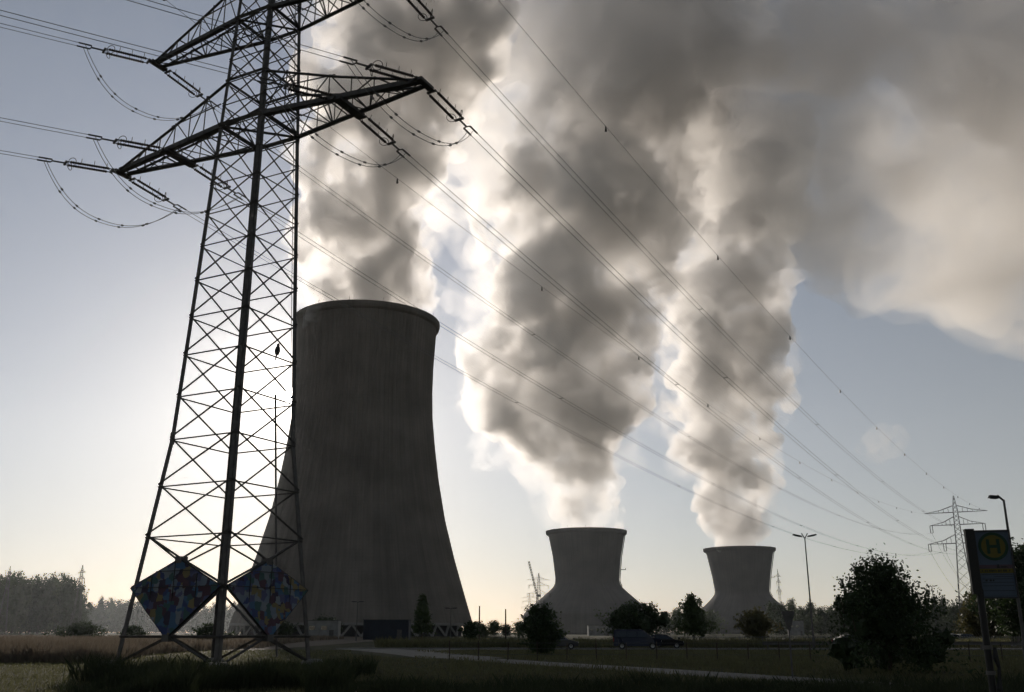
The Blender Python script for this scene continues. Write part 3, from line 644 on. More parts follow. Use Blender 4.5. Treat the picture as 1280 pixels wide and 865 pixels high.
# ------------------------------------------------------------ trees and shrubs
def leaves_np(pts, size, rg, aspect=.6):
    n = len(pts); a = rg.normal(size=(n, 3)); a /= np.linalg.norm(a, axis=1)[:, None]; b = np.cross(a, rg.normal(size=(n, 3))); b /= np.linalg.norm(b, axis=1)[:, None]
    s = size*rg.uniform(.6, 1.3, (n, 1)); a = a*s*.5; b = b*s*.5*aspect
    v = np.stack([pts-a, pts-b, pts+a, pts+b], 1).reshape(-1, 3)
    return v, (np.arange(n)[:, None]*4+np.array([0, 1, 2, 3]))
def np_mesh(name, parts, m):
    vv, ff, b = [], [], 0
    for v, f in parts: vv.append(v); ff += (np.asarray(f)+b).tolist(); b += len(v)
    me = bpy.data.meshes.new(name); me.from_pydata(np.vstack(vv).tolist(), [], ff); me.update(); me.materials.append(m); return me
def make_tree(name, h, w, kind, nleaf, leaf, seed, m, trunk=.25, spiky=0, core=True, label=None, cat='tree', group=None, dense=.75):
    """h total height, w crown width; crown from h*trunk up"""
    rg = np.random.default_rng(seed); r = empty(name, (0, 0, 0), 0, label, cat, group)
    z0 = h*trunk; ch = h-z0; lob = []
    nl = 26 if kind != 'cone' else 22
    for i in range(nl):
        t = rg.uniform(.05, .97)
        prof = {'mound': (1-t)**.6, 'round': math.sin(math.pi*min(1, t*.92+.06))**.6, 'cone': (1-t)**.8+.05, 'column': min(1, (1-t)*3)*min(1, .5+t*3), 'egg': (math.sin(math.pi*(t*.8+.1)))**.8*(1.12-t*.45)}[kind]
        th = rg.uniform(0, 2*math.pi); rr = prof*w/2*(.88 if kind != 'cone' else .75)*rg.uniform(.45, 1)
        lob.append((rr*math.cos(th), rr*math.sin(th), z0+t*ch*.93, w*.5*rg.uniform(.22, .38)*max(.45, prof)))
    lob = np.array(lob); parts = []
    if core:
        V, Fc = ico()
        for x, y, z, q in lob[::2]:
            v = V*(q*.5)*(1+.3*rg.normal(size=(len(V), 1)))+np.array([x, y, z]); parts.append((v, Fc.tolist()))
        nn = 60; v = V*np.array([w*.22, w*.22, ch*.28])*(1+.2*rg.normal(size=(len(V), 1)))+np.array([0, 0, z0+ch*.48]); parts.append((v, Fc.tolist()))
        cv, cf = [], []; b = 0
        for v, f in parts: cv.append(v); cf += (np.array(f)+b).tolist(); b += len(v)
        core_ = (np.vstack(cv), cf)
    # limbs fan out from the trunk; leaves gather along them
    def env(t): return {'mound': (1-t)**.55*.97+.03, 'round': math.sin(math.pi*min(1, t*.9+.08))**.6, 'cone': (1-t)**.8+.04, 'column': min(1, (1-t)*3)*min(1, .5+t*3), 'egg': (math.sin(math.pi*(t*.78+.12)))**.8*(1.15-t*.5)}[kind]
    nb = 120; per = nleaf//nb; st = []; limbs = []
    for i in range(nb):
        t = rg.uniform(0, 1)**.85; th = rg.uniform(0, 2*math.pi); rr = env(t)*w/2*rg.uniform(.5, 1.15)*(1+.18*math.sin(2*th+seed)+.14*math.sin(5*th+t*7))
        e = np.array([rr*math.cos(th), rr*math.sin(th), z0+ch*t*rg.uniform(.9, 1.03)]); a0 = np.array([0, 0, z0+ch*t*rg.uniform(.25, .6)])
        q = rg.uniform(.25, 1.05, (per, 1)); sp = w*.075*(1.25-q*.75)
        sag = np.array([0, 0, 1.0])*(q*(1-q))*w*.12
        st.append(a0+(e-a0)*q+sag+rg.normal(size=(per, 3))*sp*np.array([1, 1, .8]))
        if i < 40: limbs.append((a0, e))
    if spiky:
        for i in range(spiky):
            th = rg.uniform(0, 2*math.pi); t = rg.uniform(.45, .95); rr = env(t)*w/2*rg.uniform(.2, .95); b0 = np.array([rr*math.cos(th), rr*math.sin(th), z0+ch*t*.9])
            dr = np.array([math.cos(th)*rr/w, math.sin(th)*rr/w, 1.0]); dr /= np.linalg.norm(dr); L = h*rg.uniform(.06, .16); k = max(12, nleaf//260)
            q = rg.uniform(0, 1, (k, 1)); st.append(b0+dr*L*q+rg.normal(size=(k, 3))*leaf*.7*(1.25-q)); limbs.append((b0-dr*L, b0+dr*L))
    pts = np.vstack(st)
    pts[:, 2] = np.maximum(pts[:, 2], .12*h*min(trunk, 1)+.02)
    lv = leaves_np(pts, leaf, rg)
    PL = [lv]
    if core: PL.append(core_)
    me = np_mesh('crown', PL, m); o = bpy.data.objects.new('crown', me); COL.objects.link(o); o.parent = r
    tb = MB(); tr = max(.03, h*.018); bend = rg.normal(size=2)*.02*h
    tb.tube([(0, 0, -.1), (bend[0]*.3, bend[1]*.3, z0*.6), (bend[0], bend[1], z0+ch*.35), (bend[0]*1.2, bend[1], z0+ch*.8)], [tr*1.25, tr, tr*.7, tr*.2], 8)
    for i in range(9):
        pass
    for a0, e in limbs: tb.tube([a0, (a0+e)/2+np.array([0, 0, w*.03]), e], [tr*.32, tr*.22, tr*.06], 4)
    tb.build('trunk', M['bark'], r); return r
def put(px, Y, o, rz=0): o.location = ((px-640)/F*(Y*CP-CAMZ*SP), Y, 0); o.rotation_euler = (0, 0, rz); return o
hpx = lambda top, Y: zat(640, top, Y)+CAMZ
wpx = lambda w_, Y: w_/F*Y*CP
put(1112, 43, make_tree('maple_shrub', hpx(697, 43), wpx(196, 43), 'mound', 17000, .15, 11, M['leafD'], .05, spiky=34, label='large dark leafy shrub with spiky top left of the bus stop', cat='shrub'))
put(676, 76, make_tree('round_bush', hpx(752, 76), wpx(66, 76), 'egg', 6000, .22, 12, M['leafD'], .06, spiky=8, label='dark bush hiding the left foot of the middle cooling tower', cat='bush'))
put(796, 150, make_tree('tree', hpx(752, 150), wpx(82, 150), 'round', 6000, .42, 13, M['leafD'], .08, spiky=6, label='dark bushy tree behind the parked van', cat='tree'))
put(868, 140, make_tree('tree', hpx(742, 140), wpx(58, 140), 'cone', 3500, .40, 14, M['leafM'], .2, spiky=10, label='pale green loose tree left of the farthest cooling tower', cat='tree'))
put(945, 150, make_tree('tree', hpx(760, 150), wpx(43, 150), 'round', 4000, .38, 15, M['leafA'], .15, label='small round tree in front of the farthest cooling tower', cat='tree'))
put(527, 250, make_tree('tree', hpx(741, 250), wpx(34, 250), 'cone', 3000, .6, 16, M['leafM'], .1, label='slim tree in front of the tallest cooling tower', cat='tree'))
put(1290, 120, make_tree('tree', hpx(676, 120), wpx(120, 120), 'egg', 22000, .5, 17, M['leafD'], .06, label='big dark tree behind the single lamp at the right edge', cat='tree'))
put(1232, 135, make_tree('tree', hpx(738, 135), wpx(76, 135), 'egg', 10000, .5, 18, M['leafA'], .06, label='lower tree half covered by the bus stop post', cat='tree'))
put(263, 125, make_tree('round_bush', hpx(780, 125), wpx(50, 125), 'round', 3000, .4, 19, M['leafD'], .04, label='low dark bush behind the middle leg of the pylon', cat='bush'))
for i, (px, Y, tp, w_, lab) in enumerate(((405, 300, 770, 52, 'dark bush at the left foot of the tallest cooling tower'), (350, 320, 776, 40, 'dark bush behind the right hand painted board'),
      (588, 210, 776, 22, 'small bush at the right foot of the tallest cooling tower'), (100, 200, 779, 56, 'rounded hedge bush at the corner of the maize'), (165, 210, 783, 34, 'low rounded bush in the haze left of the pylon'))):
    put(px, Y, make_tree('round_bush', hpx(tp, Y), wpx(w_, Y), 'round', 2500, .5, 30+i, M['leafD'], .03, label=lab, cat='bush'))
# background woods: individual trees copied from a few kinds
protos = [make_tree('woodland_tree', 20, 15, k, 3800, .95, 50+i, M['leafM'] if i % 2 else M['leafD'], .04, label='x', cat='tree', group='woodland trees in the haze') for i, k in enumerate(('round', 'egg', 'column', 'round'))]
usedp = set()
def wood(rows, group, lab, seed, jitter=.12):
    rn = random.Random(seed)
    for px, top, Y, wd in rows:
        k = rn.randrange(4); p = protos[k]
        o = p if k not in usedp else copy_tree(p); usedp.add(k)
        put(px, Y, o, rn.uniform(0, 6.28)); h = hpx(top, Y); o.scale = (wpx(wd, Y)/15, wpx(wd, Y)/15, h/20); o['label'] = lab; o['group'] = group
rn = random.Random(3)
wood([(x, 714+abs(x-40)*.04+rn.uniform(-3, 5)+(8 if x > 80 else 0), 800+rn.uniform(-32, 32), 40) for x in range(-30, 92, 11)], 'tall wood on the left', 'tree of the tall dark wood at the left edge', 1)
wood([(x, rn.uniform(738, 752), 840, 30) for x in range(-20, 85, 13)], 'understorey of the left wood', 'lower tree inside the tall wood at the left edge', 11)
wood([(x, 748+rn.uniform(-3, 6)+(6 if x > 190 else 0), 1700+rn.uniform(-45, 45), 27) for x in range(98, 345, 12)], 'pale hazy wood behind the pylon', 'tree of the pale hazy wood behind the pylon', 2)
wood([(x, rn.uniform(765, 776), 1760, 26) for x in range(98, 345, 14)], 'underwood behind the pylon', 'lower tree in the pale wood behind the pylon', 12)
wood([(604, 780, 300, 22), (618, 774, 430, 26), (633, 779, 420, 20), (650, 775, 420, 26), (664, 776, 430, 26), (597, 775, 520, 24)], 'small trees between the towers', 'small hazy tree between the tallest and middle cooling towers', 4)
wood([(x, 758+rn.uniform(-3, 6), 760+rn.uniform(-30, 30), 30) for x in range(820, 900, 14)], 'hazy trees between the rear towers', 'hazy tree between the middle and farthest cooling towers', 5)
wood([(x, 748+rn.uniform(-4, 8)+(6 if 1000 < x < 1050 else 0), 640+rn.uniform(-30, 30), 28) for x in range(968, 1260, 12)], 'tree belt on the right', 'tree in the grey belt right of the farthest cooling tower', 6)
wood([(x, rn.uniform(766, 776), 600, 26) for x in range(975, 1260, 17)], 'underwood on the right', 'lower tree along the foot of the right hand tree belt', 13)
for i, p in enumerate(protos):
    if i not in usedp: bpy.data.objects.remove(p)

# ------------------------------------------------------------ crop, grass, weeds
def stalks(n, fpos, h, w, seed, m, name, label, lean=.25, vary=.35):
    rg = np.random.default_rng(seed); xy = fpos(n, rg); n = len(xy); X_, Y_ = xy[:, 0], xy[:, 1]; q_ = .5+.25*np.sin(X_*1.7+np.sin(Y_*1.3)*1.5)+.25*np.sin(X_*.55+Y_*.8+1); hh = h*rg.uniform(.55, 1.15, n)*(1-vary+vary*1.3*q_); th = rg.uniform(0, math.pi, n)
    ww = (w if np.isscalar(w) else w(xy)); dx, dy = np.cos(th)*ww/2, np.sin(th)*ww/2; lx, ly = rg.normal(size=n)*lean*hh, rg.normal(size=n)*lean*hh
    z0 = np.full(n, -.02)
    v = np.stack([np.stack([xy[:, 0]-dx, xy[:, 1]-dy, z0], 1), np.stack([xy[:, 0]+dx, xy[:, 1]+dy, z0], 1), np.stack([xy[:, 0]+lx*.4+dx*.7, xy[:, 1]+ly*.4+dy*.7, hh*.6], 1), np.stack([xy[:, 0]+lx, xy[:, 1]+ly, hh], 1), np.stack([xy[:, 0]+lx*.4-dx*.7, xy[:, 1]+ly*.4-dy*.7, hh*.6], 1)], 1).reshape(-1, 3)
    f = (np.arange(n)[:, None]*5+np.arange(5)).tolist()
    me = bpy.data.meshes.new(name); me.from_pydata(v.tolist(), [], f); me.update(); me.materials.append(m)
    o = bpy.data.objects.new(name, me); COL.objects.link(o); tag(o, label, None, None, 'stuff'); return o
def fan(pxa, pxb, Ya, Yb, power=2.0, mask=None):
    def f(n, rg):
        u = rg.uniform(0, 1, n); Y = Ya*(Yb/Ya)**u; px = rg.uniform(pxa, pxb, n) if not callable(pxb) else rg.uniform(0, 1, n)*(pxb(Y)-pxa)+pxa
        X = (px-640)/F*Y*CP; xy = np.stack([X, Y], 1)
        return xy[mask(X, Y, px)] if mask else xy
    return f
def wscale(k): return lambda xy: k*xy[:, 1]
stalks(60000, fan(-40, lambda Y: np.interp(Y, [55, 75, 110, 250], [150, 190, 330, 430]), 56, 260), 1.05, wscale(.0011), 21, M['crop'], 'maize_stubble', 'dry brown crop standing in the field behind the pylon', .22)
def notpath(X, Y, px): 
    py = 790+1200*CAMZ/(CP*CP*Y); c_ = np.interp(px, [440, 528, 660, 820, 1000, 1180, 1300], [812, 818, 828, 838, 850, 862, 872])
    return (abs(py-c_) > 3.2+(px < 520)*3) | (px < 440)
stalks(90000, fan(-40, 1320, 25, 95, mask=notpath), .16, wscale(.0006), 22, M['blade'], 'grass', 'short rough grass covering the foreground', .4)
def clumps(X, Y, px): return (np.sin(X*1.3+np.cos(Y*.9)*2)+np.sin(Y*.7+X*.4)) > -.2
stalks(26000, fan(84, 440, 27.2, 36, mask=lambda X, Y, px: (rng.uniform(0, 1, len(X)) < np.clip((px-80)/90, 0, 1)) & clumps(X, Y, px)), .85, wscale(.0007), 23, M['weed'], 'weeds', 'tall dark weeds around the foot of the pylon', .3, .8)
stalks(14000, fan(180, 470, 36, 44, mask=clumps), .75, wscale(.0007), 24, M['weed'], 'weeds', 'tall dry weeds among the pylon legs', .3, .8)
stalks(16000, fan(390, 1300, 25.5, 31), .5, wscale(.0007), 25, M['weed'], 'weeds', 'dark rough weeds along the lower edge right of the pylon', .35, .7)
stalks(12000, fan(470, 1260, 112, 125), 1.1, wscale(.0010), 26, M['blade'], 'tall_grass', 'pale tall grass strip behind the road', .25)
stalks(16000, fan(560, 1300, 40, 90, mask=lambda X, Y, px: clumps(X, Y, px) & notpath(X, Y, px)), .35, wscale(.0008), 27, M['blade'], 'tall_grass', 'longer grass between the path and the road', .35)

# ------------------------------------------------------------ lamps, poles, signs
def lamp(px, top, Y, heads, label, r0=.09, hl=.95):
    h = hpx(top, Y); r = put(px, Y, empty('street_lamp', (0, 0, 0), 0, label, 'street lamp'))
    m = MB(); m.lathe([(r0*1.5, 0), (r0*1.5, 1.2), (r0, 1.3), (r0*.6, h-.1), (0, h-.1)], 10); m.build('pole', M['steel'], r)
    for sx, tilt in heads:
        m = MB(); m.bar((0, 0, h-.15), (sx*.3, 0, h+.03*tilt), .08)
        rot = Matrix.Rotation(-sx*R(tilt), 3, 'Y'); m.box((sx*(.25+hl/2), 0, h+.1*tilt/8), (hl, .3, .14), rot, taper=(.8, .7)); m.box((sx*(.25+hl/2), 0, h+.1*tilt/8-.08), (hl*.6, .22, .04), rot)
        m.build('lamp_head', M['black'], r)
    return r
lamp(1018, 671, 96, [(-1, 12), (1, 12)], 'tall double headed street lamp beside the farthest cooling tower')
lamp(1285, 622, 50, [(-1, 4)], 'single headed street lamp behind the bus stop sign', hl=.5)
lamp(1173, 733, 205, [(-1, 12), (1, 12)], 'small distant double street lamp right of the spiky shrub', .12)
lamp(445, 752, 190, [(-1, 2), (1, 2)], 'dim street lamp in front of the tallest cooling tower, left one', .09)
lamp(563, 760, 190, [(-1, 2), (1, 2)], 'dim street lamp near the right foot of the tallest cooling tower', .09)
lamp(1208, 746, 240, [(-1, 6)], 'tiny distant street lamp left of the bus stop post', .12)
for px, top, lab in ((599, 757, 'left wooden pole with stays between the cooling towers'), (632, 761, 'right wooden pole with stays between the cooling towers')):
    Y = 225; h = hpx(top, Y); r = put(px, Y, empty('wooden_pole', (0, 0, 0), 0, lab, 'pole'))
    m = MB(); m.tube([(0, 0, -.2), (0, 0, h)], [.22, .15], 8); m.build('post', M['bark'], r)
    for sx in (-1, 1): m = MB(); m.bar((sx*1.3, 0, 0), (0, 0, h*.45), .1); m.build('stay', M['bark'], r)
# give way sign seen from behind
Y = 38; r = put(991, Y, empty('give_way_sign', (0, 0, 0), R(12), 'dark triangular road sign seen from behind in front of the double lamp', 'road sign'))
h = hpx(764, Y); m = MB(); m.tube([(0, 0, -.1), (0, 0, h-.05)], .032, 8); m.build('post', M['steel'], r)
m = MB(); w_ = .25; tri = [(-w_, .02), (-w_*.9, .06), (w_*.9, .06), (w_, .02), (.04, -.66), (-.04, -.66)]
m.poly([(x, -.04, h+z-.05) for x, z in tri]); m.poly([(x, -.06, h+z-.05) for x, z in tri][::-1])
for i in range(6): a, b = tri[i], tri[(i+1) % 6]; m.poly([(a[0], -.04, h+a[1]-.05), (a[0], -.06, h+a[1]-.05), (b[0], -.06, h+b[1]-.05), (b[0], -.04, h+b[1]-.05)])
m.build('plate', M['steel'], r)
for z in (-.12, -.4): m = MB(); m.box((0, -.03, h+z), (.1, .03, .04)); m.build('bracket', M['steel'], r)

# bus stop
YB = 10.4; SX = lambda px, y=700: (px-640)/F*(YB*CP+(hpx(y, YB)-CAMZ)*SP)
zt_, zb_ = hpx(663, YB), hpx(748, YB)
bs_ = empty('bus_stop', (SX(1222), YB, 0), R(-14), 'dark bus stop post with a round green and yellow H sign', 'bus stop')
m = MB(); m.tube([(-.02, 0, 0), (-.02, 0, zb_+.1)], .036, 12); m.build('post', M['black'], bs_)
m = MB(); m.box((-.05, 0, (zt_+zb_)/2+.02), (.085, .09, zt_-zb_-.05)); m.box((-.05, 0, zt_+.005), (.09, .095, .02)); m.build('side_profile', M['black'], bs_)
pw = .355; x0 = -.008; pc_ = x0+pw/2; fr = mat('sign_frame', (.03, .03, .035), .4)
m = MB(); H_ = zt_-zb_
m.box((pc_, 0, zt_-.006), (pw, .05, .012)); m.box((pc_, 0, zb_+.006), (pw, .05, .012)); m.box((x0+.006, 0, (zt_+zb_)/2), (.012, .046, H_-.024)); m.box((x0+pw-.006, 0, (zt_+zb_)/2), (.012, .046, H_-.024)); m.build('sign_frame', fr, bs_)
def plate(x, z, w, h, y, mt, name='panel', par=None):
    m = MB(); m.box((x, y, z), (w, .006, h)); return m.build(name, mt, par or bs_)
bl = mat('sign_backing', (.075, .105, .15), .5); gr = mat('sign_green', (.008, .045, .022), .5); ye = mat('sign_yellow', (.13, .105, .012), .5); rd = mat('sign_mauve', (.09, .055, .075), .5)
zc = zt_-.17; plate(pc_, (zt_+zb_)/2, pw-.026, H_-.026, 0, bl, 'backing')
def disc_(rad, y, mt, name, par, r0=0, sq=1):
    m = MB(); n = 40; p = [(pc_+rad*math.cos(2*math.pi*k/n), zc+rad*math.sin(2*math.pi*k/n)) for k in range(n)]
    if r0:
        q = [(pc_+r0*math.cos(2*math.pi*k/n), zc+r0*math.sin(2*math.pi*k/n)) for k in range(n)]
        for k in range(n): j = (k+1) % n; m.poly([(p[k][0], y, p[k][1]), (p[j][0], y, p[j][1]), (q[j][0], y, q[j][1]), (q[k][0], y, q[k][1])])
    else: m.poly([(a, y, b) for a, b in p])
    return m.build(name, mt, par)
hd = disc_(.146, -.0055, ye, 'stop_symbol', bs_)
disc_(.146, -.0085, gr, 'green_ring', hd, .118)
m = MB()
for x, z, w, h in ((-.05, 0, .03, .15), (.05, 0, .03, .15)): m.box((pc_+x, -.0085, zc+z), (w, .003, h))
m.box((pc_, -.0085, zc), (.07, .003, .03)); m.build('letter_h', gr, hd)
z = zc-.19
rb = plate(pc_, z-.018, pw-.03, .036, -.006, rd, 'red_band'); m = MB(); m.box((pc_+.02, -.0105, z-.014), (.03, .003, .036), taper=(.4, 1)); m.box((pc_+.075, -.0105, z-.022), (.06, .003, .012)); m.build('band_marks', M['black'], rb)
yb = plate(pc_, z-.062, pw-.03, .046, -.006, ye, 'yellow_band'); m = MB()
rn = random.Random(4); x = pc_-.14
while x < pc_+.13:
    wl_ = rn.uniform(.008, .016); m.box((x, -.0105, z-.062), (wl_, .003, rn.choice((.014, .02)))); x += wl_+rn.choice((.005, .005, .02))
m.build('name_marks', M['black'], yb)
tt_ = MB()
for k, (a, b, dz) in enumerate(((-.15, .15, .0), (-.03, .15, -.02), (-.15, .15, -.045), (-.12, -.10, -.06), (-.08, -.06, -.06), (-.05, -.035, -.06), (-.15, .15, -.08), (-.15, .15, -.115), (-.15, .15, -.165), (-.15, .15, -.22))):
    tt_.box((pc_+(a+b)/2, -.0045, z-.10+dz), (b-a, .003, .004 if k not in (3, 4, 5) else .018))
tt_.build('timetable_lines', M['black'], bs_)
m = MB(); st_ = [(.045+.012*math.sin(k*1.9), -.05, .2+k*.10) for k in range(14)]; m.tube(st_, [.018+.012*(k % 3 == 0) for k in range(14)], 7); m.build('wrapped_cable', M['black'], bs_)
for zz in (.55, .95, 1.25, 1.5): m = MB(); m.lathe([(.042, -.02), (.048, -.02), (.048, .02), (.042, .02)], 12, (-.02, 0, zz), close=True); m.build('clamp', M['steel'], bs_)

# ------------------------------------------------------------ fences and barrier
def fence(name, xa, xb, Y, Y2, h, step, label, mt, wires, pr=.035, picket=0, cat='fence'):
    r = empty(name, (xa, Y, 0), 0, label, cat); n = int((xb-xa)/step); ex = (xb-xa); ey = Y2-Y; rn = random.Random(int(Y))
    for i in range(n+1):
        m = MB(); x = ex*i/n; y = ey*i/n; hh = h*rn.uniform(.94, 1.06); m.tube([(x, y, -.1), (x+rn.uniform(-.04, .04), y, hh)], pr, 6); m.build('post', mt, r)
    m = MB()
    for z in wires: m.bar((0, -pr, z), (ex, ey-pr, z), .02 if not picket else .07)
    m.build('rail', M['mesh'], r)
    if picket:
        m = MB(); k = int(ex/picket)
        for i in range(k): x = ex*i/k; m.bar((x, ey*i/k+.03, .1), (x, ey*i/k+.03, h*.97), .035)
        o = m.build('pickets', mt, r); o['kind'] = 'stuff'
    return r
fence('wire_fence', (560-640)/F*60*CP, (1330-640)/F*58*CP, 62, 58, 1.1, 1.75, 'low wire fence with dark posts between the path and the road', M['bark'], (.35, .7, 1.02))
fence('picket_fence', (838-640)/F*118*CP, (1290-640)/F*118*CP, 118, 116, 1.25, 2.6, 'grey picket fence behind the road under the farthest tower', M['steel'], (.25, 1.1), .05, .28)
r = empty('guard_rail', (G(1120, 808).x, 96, 0), 0, 'low metal guard rail along the near side of the road', 'guard rail')
r.location = (24, 96.2, 0); m = MB()
for k in range(60): m.poly([(k*2, -k*.1, .5), (k*2+2, -(k+1)*.1, .5), (k*2+2, -(k+1)*.1+.05, .66), (k*2, -k*.1+.05, .66)]); m.poly([(k*2, -k*.1+.05, .66), (k*2+2, -(k+1)*.1+.05, .66), (k*2+2, -(k+1)*.1, .8), (k*2, -k*.1, .8)])
m.build('rail', M['steel'], r)
for k in range(0, 30): m = MB(); m.box((k*4+.5, -k*.2+.16, .36), (.1, .12, .82)); m.build('post', M['steel'], r)

# ------------------------------------------------------------ vehicles
paintB = mat('dark_blue_paint', (.008, .011, .028), .25, .3, coat=.25); paintG = mat('grey_paint', (.12, .12, .13), .25, .4, coat=.8); paintK = mat('black_paint', (.02, .02, .022), .25, .3, coat=.25); paintS = mat('silver_paint', (.35, .35, .36), .25, .6, coat=.8)
glass = mat('car_glass', (.02, .025, .03), .06, 0, spec=.8, coat=.6); rub = mat('tyre_rubber', (.02, .02, .02), .9); rimm = mat('wheel_rim', (.3, .3, .3), .35, .8); lampm = mat('lamp_glass', (.5, .5, .48), .15, coat=.5); redm = mat('tail_lamp', (.3, .02, .02), .3, coat=.5)
import bmesh
def vehicle(name, label, cat, prof, belt, L, Wd, paint, wheels, side_win, fw, rw, group=None):
    """prof: side outline (x, z) front = +x; vertices above belt are pulled in"""
    r = empty(name, (0, 0, 0), 0, label, cat, group); bm = bmesh.new(); top = max(z for _, z in prof); ins = lambda z: Wd/2-(max(0, z-belt)/(top-belt))*.16*Wd-(.04 if z < .35 else 0)
    A = [bm.verts.new((x, -ins(z), z)) for x, z in prof]; B = [bm.verts.new((x, ins(z), z)) for x, z in prof]
    fa_, fb_ = bm.faces.new(A[::-1]), bm.faces.new(B); n = len(prof)
    for i in range(n): bm.faces.new((A[i], A[(i+1) % n], B[(i+1) % n], B[i]))
    bmesh.ops.triangulate(bm, faces=[fa_, fb_]); bmesh.ops.recalc_face_normals(bm, faces=bm.faces)
    me = bpy.data.meshes.new('body'); bm.to_mesh(me); bm.free(); me.materials.append(paint)
    o = bpy.data.objects.new('body', me); COL.objects.link(o); o.parent = r; bv = o.modifiers.new('b', 'BEVEL'); bv.width = .05; bv.segments = 3; bv.limit_method = 'ANGLE'; bv.angle_limit = R(20)
    for s_ in (-1, 1):
        for w in side_win:
            m = MB(); q = [(x, s_*(ins(z)+.006), z) for x, z in w]; m.poly(q if s_ < 0 else q[::-1]); m.build('side_window', glass, r)
        m = MB(); m.box((wheels[1][0]+.28, s_*(Wd/2+.09), belt+.08), (.12, .2, .16)); m.build('mirror', paint, r)
        fx = max(x for x, z in prof); m = MB(); m.box((fx-.12, s_*Wd*.36, belt*.68), (.2, .32, .16)); m.build('headlight', lampm, r)
        rx = min(x for x, z in prof); m = MB(); m.box((rx+.03, s_*Wd*.42, belt*.85), (.1, .14, .4)); m.build('tail_light', redm, r)
    for (pa_, pb_), nm in ((fw, 'windscreen'), (rw, 'rear_window')):
        d = Vector((pb_[0]-pa_[0], 0, pb_[1]-pa_[1])); nn = Vector((d.z, 0, -d.x)).normalized()*.012*(1 if nm == 'windscreen' else -1)
        if nm == 'windscreen' and nn.x < 0: nn = -nn
        if nm == 'rear_window' and nn.x > 0: nn = -nn
        m = MB(); wa, wb = ins(pa_[1])-.09, ins(pb_[1])-.09
        m.poly([Vector((pa_[0], -wa, pa_[1]))+nn, Vector((pa_[0], wa, pa_[1]))+nn, Vector((pb_[0], wb, pb_[1]))+nn, Vector((pb_[0], -wb, pb_[1]))+nn]); m.build(nm, glass, r)
    for wx, wr in wheels:
        for s_ in (-1, 1):
            w = empty('wheel', (0, 0, 0)); w.parent = r; c = (wx, s_*(Wd/2-.1), wr)
            m = MB(); m.lathe([(wr*.6, -.11), (wr*.95, -.11), (wr, -.07), (wr, .07), (wr*.95, .11), (wr*.6, .11)], 24, close=True); t = m.build('tyre', rub, w); t.location = c; t.rotation_euler = (R(90), 0, 0)
            m = MB(); m.lathe([(0, -.06), (wr*.6, -.09), (wr*.62, .09), (0, .06)], 20); t = m.build('rim', rimm, w); t.location = c; t.rotation_euler = (R(90), 0, 0)
    return r
def arch(cx, r_, z0, n=7): return [(cx+r_*math.cos(math.pi-math.pi*k/n), z0+r_*math.sin(math.pi-math.pi*k/n)*.95) for k in range(n+1)]
vanp = [(-2.4, .3)]+arch(-1.55, .38, .3)+arch(1.5, .38, .3)+[(2.35, .3), (2.42, .62), (2.3, .98), (1.45, 1.16), (.62, 1.86), (.3, 1.93), (-2.15, 1.93), (-2.32, 1.85), (-2.42, 1.1)]
van = vehicle('van', 'dark blue van parked on the road, the tallest vehicle', 'van', vanp, 1.1, 4.8, 1.88, paintB, [(-1.55, .33), (1.5, .33)],
  [[(-2.2, 1.15), (-1.1, 1.15), (-1.1, 1.72), (-2.12, 1.72)], [(-1.02, 1.15), (-.05, 1.15), (-.05, 1.72), (-1.02, 1.72)], [(.03, 1.15), (1.25, 1.15), (.62, 1.72), (.03, 1.72)]], ((1.38, 1.22), (.68, 1.81)), ((-2.38, 1.2), (-2.31, 1.75)))
carp = [(-2.1, .28)]+arch(-1.3, .35, .28)+arch(1.35, .35, .28)+[(2.05, .28), (2.12, .5), (2.02, .72), (1.1, .92), (.35, 1.38), (-.2, 1.45), (-1.1, 1.4), (-1.9, 1.0), (-2.12, .92), (-2.16, .5)]
cwin = [[(-1.55, .97), (-.42, .97), (-.42, 1.33), (-1.1, 1.31)], [(-.35, .97), (.9, .97), (.3, 1.32), (-.35, 1.34)]]
def car(label, paint, group='parked cars'): return vehicle('car', label, 'car', carp, .93, 4.2, 1.75, paint, [(-1.3, .31), (1.35, .31)], cwin, ((1.05, .97), (.4, 1.34)), ((-1.85, 1.04), (-1.15, 1.37)), group)
van.location = ((797-640)/F*101*CP, 101.5, .012); van.rotation_euler = (0, 0, R(-6))
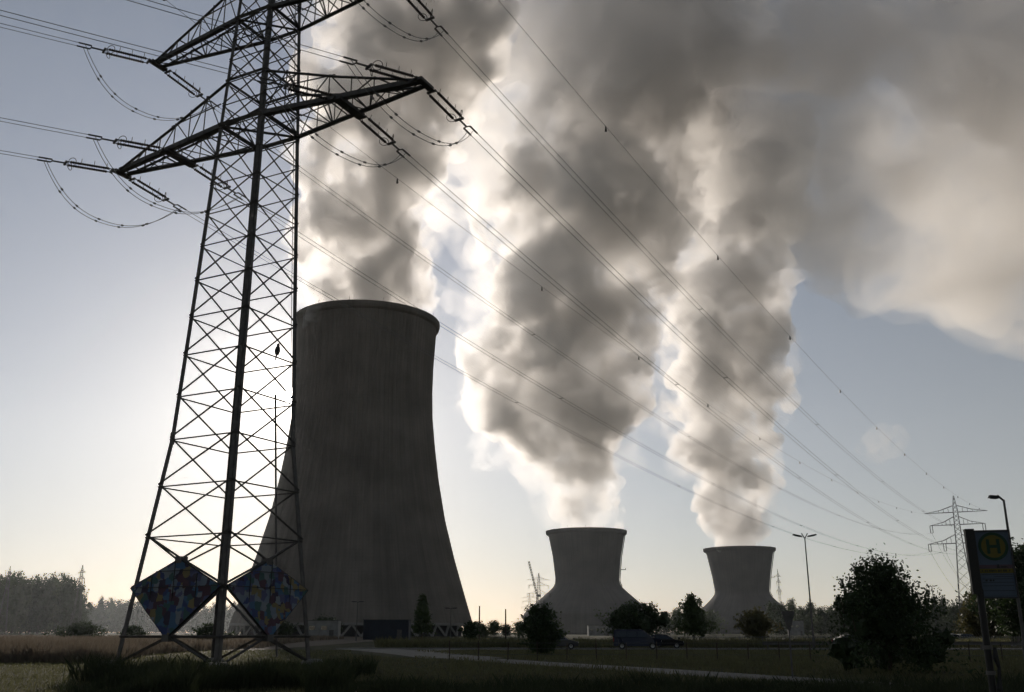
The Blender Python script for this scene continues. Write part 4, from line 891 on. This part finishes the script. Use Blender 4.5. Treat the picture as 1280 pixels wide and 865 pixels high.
for px, Y, rz, lab, pt in ((829, 107, -8, 'dark car just in front of the blue van', paintK), (697, 101.5, -4, 'grey car half hidden by the round bush', paintG), (1068, 104, 0, 'car partly hidden by the left side of the spiky shrub', paintG),
                           (1190, 128, 12, 'parked car catching light left of the bus stop post, leftmost', paintS), (1207, 131, 12, 'parked car catching light beside the bus stop post', paintG)):
    c = car(lab, pt); c.location = ((px-640)/F*Y*CP, Y, .012 if Y < 108 else 0); c.rotation_euler = (0, 0, R(rz))
g = MB(); g.poly([(62, 122, .006), (90, 122, .006), (96, 140, .006), (64, 140, .006)]); g.build('pavement', M['asphalt'], kind='structure')

# ------------------------------------------------------------ site buildings by the big tower
def shed(px0, px1, top, Y, name, label, col, corr=0, roof=None, door=True, cat='building'):
    x0_, x1_ = (px0-640)/F*Y*CP, (px1-640)/F*Y*CP; h = hpx(top, Y); L = x1_-x0_; D = min(L*.5, 6)
    r = empty(name, ((x0_+x1_)/2, Y, 0), 0, label, cat); m = MB()
    if corr:
        n = int(L/.6)
        for k in range(n): m.box((-L/2+L*(k+.25)/n, -D/2-.03, h/2), (L/n*.5, .06, h-.3))
    m.box((0, 0, h/2), (L, D, h)); m.build('wall', mat(name+'_paint', col, .6, noise=.2, scale=.6), r)
    m = MB(); m.box((0, 0, h+.08), (L+.3, D+.3, .16)); m.build('roof', M['steel'], r)
    if door: m = MB(); m.box((L*.3, -D/2-.08, 1.1), (1.1, .06, 2.2)); m.build('door', M['steel'], r)
    if not corr:
        for k in range(int(L/3)): m = MB(); m.box((-L/2+1.5+k*3, -D/2-.01, h*.62), (1.4, .06, 1.0)); m.build('window', glass, r)
    return r
shed(456, 512, 775, 235, 'site_container', 'blue corrugated container in front of the tallest cooling tower', (.022, .028, .042), 1, cat='container')
shed(384, 424, 776, 250, 'pump_house', 'low grey building at the left foot of the tallest cooling tower', (.25, .25, .24))
shed(735, 765, 782, 500, 'pump_house', 'low dim building at the foot of the middle cooling tower', (.2, .2, .2))
shed(986, 1004, 776, 560, 'pump_house', 'boxy annex at the right foot of the farthest cooling tower', (.2, .2, .2))

# ------------------------------------------------------------ morning haze
hz = MB(); hz.box((0, 1300, 374), (7400, 4600, 750)); M['haze'] = volmat('morning_haze', .00005, .65, (.88, .94, 1))
hz.build('haze', M['haze'], kind='stuff', label='pale morning haze over the whole plain')
